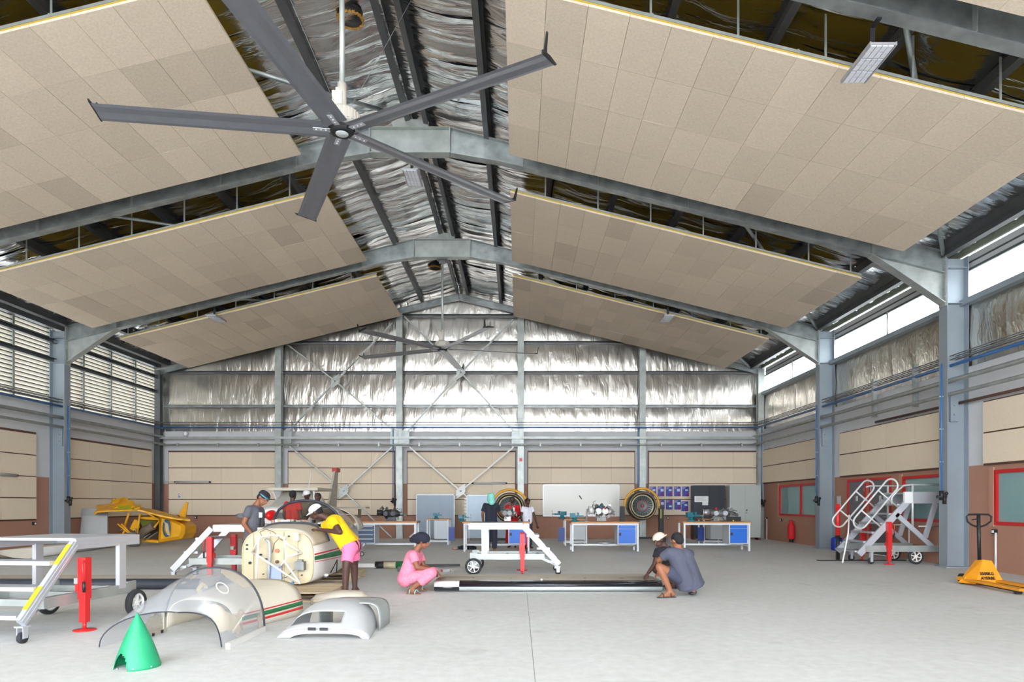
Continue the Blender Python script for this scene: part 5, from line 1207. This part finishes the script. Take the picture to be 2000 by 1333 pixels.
# light aircraft with red spinner in the rear
def plane():
    OX, OY = -6.2, 16.9; t = thing('light_aircraft', 'white high-wing light aircraft with red spinner, standing behind the fuselage', 'aircraft', (OX, OY, 0))
    m = MB(); loft(m, [(0, sec(.3, .84, 1.22, 2.4)), (.25, sec(.42, .72, 1.3, 2.4)), (.8, sec(.5, .62, 1.36, 2.6)), (1.1, sec(.54, .6, 1.4, 2.6)), (1.9, sec(.56, .58, 1.72, 2.8)), (2.9, sec(.5, .6, 1.7, 2.6)), (4.2, sec(.25, .8, 1.35, 2.2)), (5.9, sec(.08, 1.0, 1.25, 2))]); m.put('fuselage', M_acw, t)
    m = MB(); m.lathe([(0, -.3), (.06, -.27), (.11, -.18), (.135, -.06), (.14, 0), (0, 0)], c=(0, 0, 1.06), axis=(0, 1, 0), n=24); m.put('spinner', mat('spinner_red', (226, 30, 30), .3), t)
    m = MB(); bl = mat('prop_grey', (128, 136, 146), .4, .3)
    for s in (-1, 1):
        pr = MB(); pts = [(.1, .05), (.3, .075), (.55, .07), (.8, .045), (.86, .02)]; vs = []
        for (x, h) in pts: vs += [(s*x, -.1-.02, 1.06+h), (s*x, -.1+.03, 1.06-h)]
        pr.add(vs, [(2*i, 2*i+2, 2*i+3, 2*i+1) for i in range(4)]); o = pr.put('propeller_blade', bl, t); solid(o, .02, 0)
    m = MB(); 
    def ws(a, b):
        x = -.46+.92*a; return Vector((x*(1-.1*b), 1.05+.75*b-.25*(abs(x)/.46)**2*-1, 1.36+.3*b))
    m.grid(ws, 10, 4); o = m.put('windshield', mat('windshield_dark', (70, 90, 84), .1, coat=.5), t); solid(o, .02)
    MB().b2((-.66, 1.5, 1.72), (.7, 3.0, 1.8)).put('wing_root', M_beigew, t)
    for s in (-1, 1): MB().beam((s*.56, 1.6, 1.72), (s*.5, 1.9, 1.3), .05, .05).put('cabin_post', M_acw, t)
    m = MB(); m.prism([(-.03, 4.9, 1.2), (-.03, 5.9, 1.2), (-.03, 6.1, 2.45), (-.03, 5.75, 2.5)], (.06, 0, 0)); m.put('fin', M_beigew, t)
    MB().box((0, 5.95, 2.5), (.16, .45, .13)).put('beacon_cap', mat('fin_tip_red', (180, 50, 44), .5), t)
    m = MB(); m.b2((-1.1, 5.3, 1.2), (1.15, 5.9, 1.25)); m.put('tailplane', M_beigew, t)
    MB().beam((.95, 5.3, 1.18), (.95, 5.3, .9), .05, .1).put('elevator_horn', mat('horn_olive', (90, 84, 60), .7), t)
    MB().tube((.1, 2.6, 1.8), (.12, 2.8, 2.3), .01, n=6).put('antenna', M_wp, t)
    for s in (-1, 1):
        MB().beam((s*.4, 2.0, .65), (s*.85, 2.0, .2), .1, .04).put('gear_leg', M_acw, t); wheel(t, (s*.9, 2.0, .19), .19, .1, 'tyre', (1, 0, 0))
    MB().beam((0, .5, .75), (0, .45, .2), .05, .08).put('nose_leg', M_alum, t); wheel(t, (0, .45, .16), .16, .09, 'tyre', (1, 0, 0))
    MB().tube((0, 5.6, 1.0), (0, 5.6, 0), .03, n=8).put('tail_stand', M_cond, t)
plane()
# landing strut, spare blades and small things on the floor
t = thing('landing_strut', 'landing gear strut with green-banded sleeve on the floor behind the man in yellow', 'landing strut', (-2.2, 14.0, 0))
m = MB(); m.b2((-1.2, -.06, .03), (-.75, .06, .11)); m.tube((-.95, -.065, .07), (-.95, .07, .07), .03); m.put('plate', M_white2, t)
m = MB(); m.tube((-.78, 0, .075), (-.6, 0, .075), .07); m.put('sleeve', M_black, t); m = MB(); m.tube((-.6, 0, .075), (-.35, 0, .075), .07); m.put('cream_band', M_cream, t); m = MB(); m.tube((-.35, 0, .075), (.0, 0, .075), .07); m.put('green_band', M_green, t); m = MB(); m.tube((-.78, 0, .13), (.1, 0, .13), .02); m.put('rod', M_black, t)
m = MB(); loft(m, [(-.2, sec(.08, 0, .1, 2)), (.0, sec(.13, 0, .13, 2)), (.3, sec(.1, 0, .1, 2))], axis='x'); o = m.put('metal_fairing', M_engl, None, loc=(-2.2, 13.4, 0)); tag(o, 'silver rounded fairing on the floor behind the woman in pink', 'fairing')
m = MB(); m.prism([(-.5, 0, .02), (-.2, -.07, .02), (.1, -.06, .02), (.62, -.0, .03), (.1, .07, .02), (-.2, .06, .02)], (0, 0, .05)); o = m.put('propeller', M_black, None, loc=(-1.85, 14.2, 0), rot=(0, 0, 0)); tag(o, 'black pointed propeller blade on the floor beyond the arms of the woman in pink', 'propeller')
t = thing('small_parts', 'small silver and red fitting on the floor near the left wing end', 'fitting', G(871, 1118)); MB().box((0, 0, .03), (.14, .06, .05), Euler((0, 0, .4))).put('body', M_engl, t); MB().tube((-.1, 0, .03), (-.04, .02, .03), .02).put('cap', M_sred, t); MB().tube((.06, .02, .02), (.17, -.02, .02), .012).put('pin', M_engl, t)
t = thing('cloth_bundle', 'dark cloth bundle dropped left of the centre workbench', 'cloth', G(911, 1074)); m = MB()
for k in range(7): m.ball((-.2+.07*k, .02*math.sin(k*2), .05), (.09, .07, .05+.02*(k % 3)))
m.put('cloth', mat('cloth_dark', (42, 46, 58), .9), t); MB().tube((.2, 0, .02), (.5, 0, .01), .012).put('cord', M_cream, t)
t = thing('brush_head', 'brown wooden brush head beside the dark cloth bundle', 'brush', G(889, 1074.5)); MB().ball((0, 0, .04), (.1, .05, .04)).put('head', M_brownh, t); MB().box((.05, 0, .02), (.08, .05, .03)).put('bristles', M_black, t)
t = thing('trolley_base', 'small silver wheeled frame in front of the slate drawer bench', 'trolley', (-4.35, 17.2, 0)); m = MB(); m.b2((-.3, -.15, .08), (.3, .15, .1)); m.b2((-.12, -.17, .1), (.25, -.15, .24)); m.put('frame', M_engl, t); wheel(t, (.3, -.15, .06), .06, .03); wheel(t, (-.28, -.15, .06), .06, .03); wheel(t, (.3, .15, .06), .06, .03)
MB().path([(.2, 0, .1), (.35, .05, .25), (.42, 0, .35)], .03, n=8).put('spring_arm', M_engl, t)
# ---------------- people ----------------
def skinmat(n, c): return mat('skin_'+n, c, .55, var=.05, vs_=6)
SK1 = skinmat('dark', (74, 46, 38)); SK2 = skinmat('brown', (132, 82, 58)); SK3 = skinmat('warm', (142, 90, 62)); M_hair = mat('hair_black', (24, 22, 24), .85, bump=.004, bs=90)
def cl(n, c, var=.06): return mat('cloth_'+n, c, .9, var=var, vs_=9 if var < .1 else 42, bump=.012, bs=9)
M_eye = mat('eye_white', (150, 140, 132), .4)
def blob(parts, vox, sm=3):
    """union of tapered capsules (a, b, ra, rb, end_a, end_b) and ellipsoids (c, (rx, ry, rz), rot), remeshed into one skin"""
    m = MB()
    for p in parts:
        if len(p) == 3: m.ball(p[0], p[1], 16, 12, p[2])
        else:
            a, b, ra, rb, ea, eb = p; m.tube(a, b, ra, rb, n=16)
            if ea: m.ball(a, ra, 16, 10)
            if eb: m.ball(b, rb, 16, 10)
    me = bpy.data.meshes.new('tmp'); me.from_pydata(m.v, [], m.f); bm = bmesh.new(); bm.from_mesh(me); bmesh.ops.remove_doubles(bm, verts=bm.verts, dist=1e-6); bm.to_mesh(me); bm.free()
    o = bpy.data.objects.new('tmp', me); C.objects.link(o)
    r = o.modifiers.new('r', 'REMESH'); r.mode = 'VOXEL'; r.voxel_size = vox; r.use_smooth_shade = True
    s = o.modifiers.new('s', 'SMOOTH'); s.factor = .5; s.iterations = sm
    bpy.context.view_layer.update(); dg = bpy.context.evaluated_depsgraph_get(); out = bpy.data.meshes.new_from_object(o.evaluated_get(dg)); bpy.data.objects.remove(o)
    out.polygons.foreach_set('use_smooth', [True]*len(out.polygons)); return out
def cp(a, b, ra, rb=None, ea=True, eb=True): return (Vector(a), Vector(b), ra, rb if rb is not None else ra, ea, eb)
def person(label, J, face, skin, shirt, bottom, head='hair', sleeve=.55, leg=.55, vox=.011, shoe=None, hem=0, cap=None, foot=None, long=False, hands='curl', extra=None, build=1.0, k=1.0, hips=1.0, wst=1.0):
    """J: joints as points; face: where the nose points"""
    base = Vector(((J['al'].x+J['ar'].x)/2, (J['al'].y+J['ar'].y)/2, 0)); t = thing('person', label, 'person', base)
    J = {q: Vector(v)-base for q, v in J.items()}
    f = Vector(face).normalized(); hc = J['head']; nk = J['neck']; up = (hc-nk); up = (up-f*up.dot(f)).normalized(); sd = f.cross(up).normalized()
    M = Matrix((sd, f, up)).transposed(); h = .112*k    # half head height
    def hp(x, y, z): return hc+M @ Vector((x*k, y*k, z*k))
    P_ = [(hc+M @ Vector((0, -.008, .02))*k, (.077*k, .095*k, .095*k), M), (hp(0, .03, -.045), (.056*k, .062*k, .062*k), M), (hp(0, .055, -.085), (.03*k, .026*k, .024*k), M),
          cp(hp(0, .086, .012), hp(0, .108, -.022), .010*k, .014*k), (hp(0, .092, -.056), (.024*k, .012*k, .011*k), M), (hp(0, .075, .03), (.055*k, .022*k, .012*k), M),
          (hp(.08, -.005, -.005), (.011*k, .02*k, .03*k), M), (hp(-.08, -.005, -.005), (.011*k, .02*k, .03*k), M)]
    ch, pe = J['chest'], J['pelvis']; spine = (ch-pe).normalized()
    P_ += [cp(nk-(hc-nk).normalized()*.03, hp(0, -.02, -.05), .055*k, .05*k)]
    shl, shr = J['sl'], J['sr']; w_ = .5*(shl-shr).length
    tors = [cp(shl.lerp(ch, .3), shr.lerp(ch, .3), .075*k*build, .075*k*build), cp(ch+(shl-ch)*.35, pe+(J['hl']-pe)*.7, .105*k*build, .10*k*build*hips), cp(ch+(shr-ch)*.35, pe+(J['hr']-pe)*.7, .105*k*build, .10*k*build*hips), cp(nk, ch, .06*k, .1*k), cp(J['hl'], J['hr'], .10*k*hips, .10*k*hips)]
    P_ += tors
    for s in 'lr':
        P_ += [cp(J['s'+s], J['e'+s], .052*k*build, .042*k), cp(J['e'+s], J['w'+s], .041*k, .027*k)]
        # palm, fingers, thumb
        d = (J['f'+s]-J['w'+s]) if 'f'+s in J else (J['w'+s]-J['e'+s]); d = d.normalized(); fu = Vector((0, 0, 1)) if abs(d.z) < .8 else Vector((0, 1, 0))
        a1 = d.cross(fu).normalized(); pn = a1.cross(d).normalized(); w0 = J['w'+s]
        if pn.z > 0: pn = -pn
        pc = w0+d*.05*k
        for q in (-.024, -.008, .008, .024): P_.append(cp(w0+a1*q*.6*k, w0+d*.085*k+a1*q*k, .013*k, .012*k))
        for i, (q, L) in enumerate(((-.03, .062), (-.01, .074), (.011, .07), (.031, .055))):
            b0 = w0+d*.085*k+a1*q*k; b1 = b0+(d*.8+pn*.45+a1*q*2)*L*.55*k; b2_ = b1+(d*.45+pn*.85)*L*.5*k
            P_ += [cp(b0, b1, .0098*k, .009*k), cp(b1, b2_, .009*k, .0075*k)]
        sg = -1 if a1.dot(ch-w0) > 0 else -1; t0 = w0+d*.03*k-a1*.025*k; t1 = t0+(d*.6-a1*.7+pn*.3)*.035*k; t2 = t1+(d*.85-a1*.15+pn*.3)*.03*k; P_ += [cp(t0, t1, .013*k, .011*k), cp(t1, t2, .011*k, .009*k)]
        # leg and foot
        P_ += [cp(J['h'+s], J['k'+s], .085*k*build, .058*k), cp(J['k'+s], J['k'+s].lerp(J['a'+s], .35), .057*k, .055*k), cp(J['k'+s].lerp(J['a'+s], .35), J['a'+s], .055*k, .036*k)]
        tv = J['t'+s]; av = J['a'+s]; fd = (tv-av); hz = Vector((fd.x, fd.y, 0)).normalized(); heel = av-hz*.045*k+(Vector((0, 0, -.045*k)) if av.z > .05 else Vector()); ball = tv-hz*.05*k
        P_ += [cp(av, heel, .036*k, .03*k), cp(heel, ball, .03*k, .032*k), cp(av, ball, .034*k, .026*k)]
        sdv = hz.cross(Vector((0, 0, 1)))
        for i, q in enumerate((-.03, -.015, 0, .014, .027)): P_.append(cp(ball+sdv*q*.8*k, ball+hz*(.055-.006*abs(i-1.5))*k+sdv*q*k+Vector((0, 0, -.008)), .013*k, .010*k))
    body = link('body', blob(P_, vox), t); body.data.materials.append(skin)
    # eyes, lips
    for s in (-1, 1):
        MB().ball(hp(s*.031, .083, .008), .0098*k, 10, 7).put('eye', M_eye, body); MB().ball(hp(s*.031, .0885, .008), .0065*k, 8, 6).put('iris', M_black, body)
    # shirt
    g = .016
    S = [cp(a, b if i == 0 else a.lerp(b, wst), ra+g, rb+g, True, wst == 1.0 or i == 0) for i, (a, b, ra, rb, _, _) in enumerate(tors[:3])]+[cp(nk.lerp(ch, .35), ch, .07*k, .12*k, False, True)]
    if hem: S += [cp(pe, pe-spine*hem, .14*k*hips, .15*k*hips, True, False), cp(J['hl'], J['hl']-spine*hem, .11*k*hips, .12*k*hips, True, False), cp(J['hr'], J['hr']-spine*hem, .11*k*hips, .12*k*hips, True, False)]
    for s in 'lr':
        if sleeve <= 1: S.append(cp(J['s'+s], J['s'+s].lerp(J['e'+s], sleeve), .07*k, .072*k, True, False))
        else: S += [cp(J['s'+s], J['e'+s], .066*k, .056*k), cp(J['e'+s], J['e'+s].lerp(J['w'+s], sleeve-1), .056*k, .045*k, True, False)]
    o = link('shirt', blob(S, vox, 2), t); o.data.materials.append(shirt)
    # trousers / shorts / skirt
    B = [cp(J['hl'], J['hr'], (.112-.012*bool(hem))*k*hips, (.112-.012*bool(hem))*k*hips), cp(pe+spine*(.05 if wst == 1 else .12), pe, (.115-.015*bool(hem))*k*hips, (.12-.015*bool(hem))*k*hips)]
    if wst != 1: B += [cp(pe+(J['h'+s]-pe)*.7+spine*.13, J['h'+s], .118*k*hips) for s in 'lr']
    for s in 'lr':
        if long == 'skirt': B += [cp(J['h'+s], J['a'+s]+Vector((0, 0, .06)), .12*k, .15*k, True, False)]
        elif long:
            B += [cp(J['h'+s], J['k'+s], .105*k, .085*k), cp(J['k'+s], J['k'+s].lerp(J['a'+s], long), .085*k, .075*k, True, False)]
        else: B.append(cp(J['h'+s], J['h'+s].lerp(J['k'+s], leg), .105*k, .092*k, True, False))
    if long == 'skirt': B.append(cp(pe, (J['al']+J['ar'])/2+Vector((0, 0, .08)), .13*k, .2*k, True, False))
    o = link('skirt' if long == 'skirt' else ('trousers' if long else 'shorts'), blob(B, vox, 2), t); o.data.materials.append(bottom)
    # hair and headgear
    Mh = M
    hair = [(hp(0, -.02, .03), (.083*k, .095*k, .088*k), M), (hp(0, -.05, -.01), (.07*k, .06*k, .07*k), M)]
    o = link('hair', blob(hair, vox, 1), t); o.data.materials.append(M_hair)
    if head == 'cap' or head == 'capback':
        s_ = 1 if head == 'cap' else -1
        o = link('cap', blob([(hp(0, -.012, .048), (.092*k, .106*k, .078*k), M)], vox, 1), t); o.data.materials.append(cap)
        m = MB()
        def vis(a, b):
            an = R(-62+124*a); r = .098+.075*b*math.cos(an*.9); return hp(math.sin(an)*.088*(1-.1*b), s_*(math.cos(an)*r-.012+.0), .035-.022*b+.012*math.cos(an*1.4))
        m.grid(vis, 14, 4); v = m.put('cap_visor', cap, t); solid(v, .006, 0)
    if head == 'beanie':
        o = link('headscarf', blob([(hp(0, -.025, .045), (.108*k, .13*k, .1*k), M), (hp(0, -.11, .01), (.09*k, .085*k, .075*k), M), (hp(0, -.17, -.03), (.045*k, .05*k, .045*k), M)], vox, 2), t); o.data.materials.append(cap)
    if head == 'scarf':
        o = link('headscarf', blob([(hp(0, -.025, .03), (.115*k, .125*k, .115*k), M), (hp(0, -.055, -.06), (.115*k, .1*k, .1*k), M), (hp(0.03, -.08, -.15), (.09*k, .06*k, .08*k), M)], vox, 2), t); o.data.materials.append(cap)
    if shoe:
        for s in 'lr':
            tv, av = J['t'+s], J['a'+s]; hz = Vector((tv.x-av.x, tv.y-av.y, 0)).normalized(); sdv = hz.cross(Vector((0, 0, 1))); zz = min(av.z, tv.z)
            a = av-hz*.07+Vector((0, 0, -.075 if av.z > .05 else 0)); b = tv+hz*.03+Vector((0, 0, -.02)); a.z = max(a.z, .012); b.z = max(min(b.z, .03), .012)
            m = MB(); m.prism([a-sdv*.035, a+sdv*.035, a.lerp(b, .65)+sdv*.05, b+sdv*.025, b-sdv*.03, a.lerp(b, .65)-sdv*.045], (0, 0, -.012)); sole = m.put('sole', shoe[0], t)
            for q in (.3, .72):
                c = a.lerp(b, q); arc = [c+sdv*.048*math.cos(R(180*i/8))+Vector((0, 0, .066*math.sin(R(180*i/8))*(1.15-.45*q))) for i in range(9)]
                MB().path(arc, .008, n=6).put('strap', shoe[1], sole)
    return t, J, M, hp, body
def jp(**kw): return {q: (P(*v) if len(v) == 3 else Vector(v[:3])) for q, v in kw.items()}
# 1 man in yellow leaning into the cockpit
J = jp(head=(617, 1001, 10.3), neck=(639, 1012, 10.3), chest=(656, 1026, 10.3), pelvis=(686, 1066, 10.2), sl=(650, 1018, 10.12), sr=(640, 1022, 10.5), el=(664, 1040, 10.02), er=(628, 1038, 10.6), wl=(622, 1035, 10.2), wr=(608, 1033, 10.5),
       hl=(683, 1070, 10.12), hr=(690, 1068, 10.32), kl=(676, 1110, 10.0), kr=(692, 1106, 10.35), al=(674, 1157, 9.85), ar=(693, 1150, 10.2), tl=(664, 1163, 9.8), tr=(684, 1157, 10.15))
J['al'].z = J['ar'].z = .085; J['tl'].z = J['tr'].z = .03
person('man in yellow T-shirt, pink shorts and white cap leaning into the fuselage', J, (-.86, .05, -.5), SK1, cl('yellow', (238, 190, 10)), cl('pink', (235, 120, 160)), 'cap', .5, .72, cap=cl('white', (225, 224, 226)), hips=1.12, build=1.2, wst=.97)
# 2 squatting woman in pink
J = jp(head=(826, 1058, 10.3), neck=(814, 1075, 10.3), chest=(806, 1092, 10.3), pelvis=(792, 1131, 10.3), sl=(818, 1084, 10.5), sr=(807, 1085, 10.12), el=(828, 1107, 10.48), er=(815, 1109, 10.05), wl=(853, 1118, 10.35), wr=(846, 1113, 10.15),
       hl=(795, 1130, 10.42), hr=(793, 1132, 10.18), kl=(846, 1118, 10.5), kr=(843, 1120, 10.08), al=(812, 1150, 10.42), ar=(803, 1152, 10.05), tl=(830, 1160, 10.42), tr=(817, 1162, 10.0))
J['tl'].z = J['tr'].z = .03; J['fl'] = P(864, 1127, 10.35); J['fr'] = P(858, 1124, 10.2)
person('woman in pink outfit and navy headscarf squatting at the left end of the long wing', J, (.92, -.1, -.28), SK2, cl('pinkpattern', (226, 128, 152), .22), cl('pinkpattern', (226, 128, 152), .22), 'beanie', .6, long=.6, cap=cl('navy', (28, 31, 46)), shoe=(mat('sandal_brown', (130, 104, 80), .7), mat('strap_aqua', (130, 205, 205), .5)), hips=1.12, k=.97)
# 3 man in grey, back turned, squatting at the right end of the wing
J = jp(head=(1322, 1056, 9.75), neck=(1324, 1070, 9.75), chest=(1330, 1091, 9.75), pelvis=(1347, 1134, 9.85), sl=(1307, 1080, 9.72), sr=(1347, 1083, 9.85), el=(1287, 1095, 9.85), er=(1338, 1108, 10.1), wl=(1290, 1117, 10.05), wr=(1310, 1112, 10.2),
       hl=(1338, 1135, 9.8), hr=(1354, 1133, 9.9), kl=(1288, 1108, 9.68), kr=(1330, 1118, 10.2), al=(1310, 1157, 9.66), ar=(1354, 1157, 9.8), tl=(1288, 1166, 9.62), tr=(1350, 1166, 9.98))
J['tl'].z = .03; J['al'].z = .085; J['tr'].z = .03; J['ar'].z = .13; J['fl'] = P(1284, 1122, 10.05)
person('man in dark grey T-shirt and shorts squatting with his back turned, right of the wing', J, (-.5, .82, -.3), SK3, cl('slate', (78, 80, 96), .04), cl('slateshort', (62, 66, 86), .04), 'hair', .62, .72, shoe=(mat('sandal_dark', (52, 62, 74), .7), mat('sandal_dark', (52, 62, 74), .7)), hem=.10, build=1.12, hips=1.2)
# 4 man in black behind him with cream cap turned backwards
J = jp(head=(1288, 1056, 10.7), neck=(1297, 1068, 10.7), chest=(1303, 1084, 10.7), pelvis=(1318, 1122, 10.8), sl=(1286, 1078, 10.6), sr=(1306, 1076, 10.9), el=(1279, 1103, 10.55), er=(1318, 1098, 10.5), wl=(1266, 1120, 10.5), wr=(1300, 1108, 10.4),
       hl=(1310, 1122, 10.7), hr=(1320, 1122, 10.9), kl=(1281, 1114, 10.78), kr=(1301, 1112, 10.62), al=(1300, 1142, 10.6), ar=(1318, 1142, 10.65), tl=(1286, 1148, 10.62), tr=(1306, 1149, 10.6))
for a, b in (('al', 'tl'), ('ar', 'tr')): J[a].z = .085; J[b].z = .03
J['al'].x = J['ar'].x = 2.48; J['al'].y = 10.62; J['ar'].y = 10.9; J['tl'].x = J['tr'].x = 2.36; J['tl'].y = 10.62; J['tr'].y = 10.9
person('man in black T-shirt and pale shorts crouching with a cream cap worn backwards', J, (-.85, -.25, -.42), SK1, cl('black', (34, 34, 42)), cl('palegrey', (176, 186, 206)), 'capback', .5, .85, cap=cl('cream', (216, 200, 184)), shoe=(mat('sole_grey', (120, 124, 128), .7), M_black))
# 5 man in grey T-shirt left of the firewall
J = jp(head=(514, 974, 10.9), neck=(501, 988, 10.9), chest=(499, 1004, 10.9), pelvis=(493, 1056, 10.9), sl=(508, 998, 11.08), sr=(487, 996, 10.75), el=(513, 1026, 11.05), er=(476, 1024, 10.7), wl=(512, 1046, 10.85), wr=(492, 1044, 10.62),
       hl=(499, 1058, 11.0), hr=(490, 1058, 10.8), kl=(499, 1100, 11.0), kr=(489, 1102, 10.8), al=(497, 1136, 11.05), ar=(488, 1140, 10.8), tl=(505, 1140, 10.9), tr=(496, 1146, 10.7))
for a, b in (('al', 'tl'), ('ar', 'tr')): J[a].z = .085; J[b].z = .03
tp = person('man in grey T-shirt and dark cap with goggles looking down, left of the cream firewall', J, (.72, -.35, -.55), SK2, cl('grey', (84, 84, 92)), cl('bluegrey', (84, 90, 116)), 'hair', .55, 1.0, hem=.06)
t_, J_, M_, hp, body = tp
o = link('cap', blob([(hp(0, -.015, .05), (.094, .108, .078), M_)], .011, 1), t_); o.data.materials.append(cl('black', (34, 34, 42)))
MB().path([hp(.085*math.sin(R(a)), .092*math.cos(R(a))-.01, .045) for a in range(-100, 101, 20)], .016, n=6).put('goggles', mat('goggle_teal', (60, 130, 150), .2), t_)
MB().path([J_['neck']+M_ @ Vector((x, y, z)) for x, y, z in ((-.06, .02, .0), (-.05, .1, -.06), (0, .15, -.14), (.05, .1, -.06), (.06, .02, 0))], .006, n=6).put('lanyard', M_wp, t_)
MB().box(J_['chest']+Vector((.13, -.12, -.02)), (.05, .02, .08)).put('badge', M_wp, t_)
# standing figures in the rear
def stand(X, d, H, facing, arms=None, lean=(0, 0)):
    f = Vector((math.sin(R(facing)), math.cos(R(facing)), 0)); s = Vector((f.y, -f.x, 0))    # s: the figure's right
    c = Vector((X, d, 0)); k = H/1.72; ln = Vector((lean[0], lean[1], 0)); J = {}
    J['pelvis'] = c+Vector((0, 0, .92*k)); J['chest'] = c+ln*.7+Vector((0, 0, 1.26*k)); J['neck'] = c+ln+Vector((0, 0, 1.45*k)); J['head'] = c+ln*1.1+f*.02+Vector((0, 0, 1.60*k))
    for q, g in (('l', -1), ('r', 1)):
        J['s'+q] = c+ln*.9+s*g*.175*k+Vector((0, 0, 1.38*k)); J['e'+q] = c+ln*.7+s*g*.25*k+Vector((0, 0, 1.12*k))-f*.02; J['w'+q] = c+ln*.6+s*g*.26*k+f*.12*k+Vector((0, 0, .88*k))
        J['h'+q] = c+s*g*.09*k+Vector((0, 0, .88*k)); J['k'+q] = c+s*g*.1*k+f*.02+Vector((0, 0, .47*k)); J['a'+q] = c+s*g*.1*k+Vector((0, 0, .085)); J['t'+q] = c+s*g*.12*k+f*.15+Vector((0, 0, .03))
        if arms == 'front': J['w'+q] = c+ln*.6+s*g*.14*k+f*.3*k+Vector((0, 0, 1.05*k)); J['e'+q] = c+ln*.7+s*g*.25*k+f*.06+Vector((0, 0, 1.13*k))
    return J, k
def xat(px, d): return (px-VX)*d/F
J, k_ = stand(xat(959, 18.6), 18.6, 1.64, 10)
J['er'] = P(975, 1002, 18.75); J['wr'] = P(981, 1007, 18.95)
person('woman in navy top and trousers with turquoise headscarf, seen from behind at the workbench', J, (.1, 1, -.1), SK2, cl('navytop', (34, 38, 52)), cl('navytrouser', (38, 40, 54)), 'scarf', .7, long=.92, cap=cl('turquoise', (132, 206, 192)), shoe=(M_wp, M_brownh), hem=.12, k=k_, vox=.014)
J, k_ = stand(xat(1001, 20.7), 20.7, 1.58, 190, 'front')
person('woman in long red dress standing behind the workbench engine', J, (-.15, -1, -.35), SK1, cl('red', (196, 20, 30)), cl('red', (196, 20, 30)), 'hair', 1.5, long='skirt', hem=.1, k=k_, vox=.014)
J, k_ = stand(xat(1030, 20.3), 20.3, 1.52, 150)
J['wl'] = P(1049, 1026, 20.3); J['el'] = P(1044, 1009, 20.3)
person('person in white T-shirt and patterned trousers standing right of the woman in red', J, (.5, -.85, 0), SK1, cl('whitetee', (222, 220, 232)), cl('darkpattern', (60, 60, 76), .4), 'cap', .5, long=.95, cap=M_black, k=k_, vox=.014)
J, k_ = stand(xat(571.5, 16.0), 16.0, 1.68, 20)
person('person in red top seen from behind, beside the small white aeroplane', J, (.2, 1, -.1), SK1, cl('redtop', (206, 30, 34)), cl('denim', (70, 80, 110)), 'hair', .6, long=.95, k=k_, vox=.014)
J, k_ = stand(xat(600, 16.95), 16.95, 1.7, 200, 'front')
person('person in white cap behind the tinted canopy, beside the small white aeroplane', J, (-.3, -1, -.3), SK1, cl('khaki', (120, 116, 96)), cl('denim', (70, 80, 110)), 'cap', .6, long=.95, cap=cl('white', (225, 224, 226)), k=k_, vox=.014)
J, k_ = stand(xat(621, 16.6), 16.6, 1.63, 190, 'front')
person('bare-headed person half hidden behind the tinted canopy, right of the white-capped one', J, (-.3, -1, -.3), SK1, cl('darktop', (70, 66, 66)), cl('denim', (70, 80, 110)), 'hair', .6, long=.95, k=k_, vox=.014)
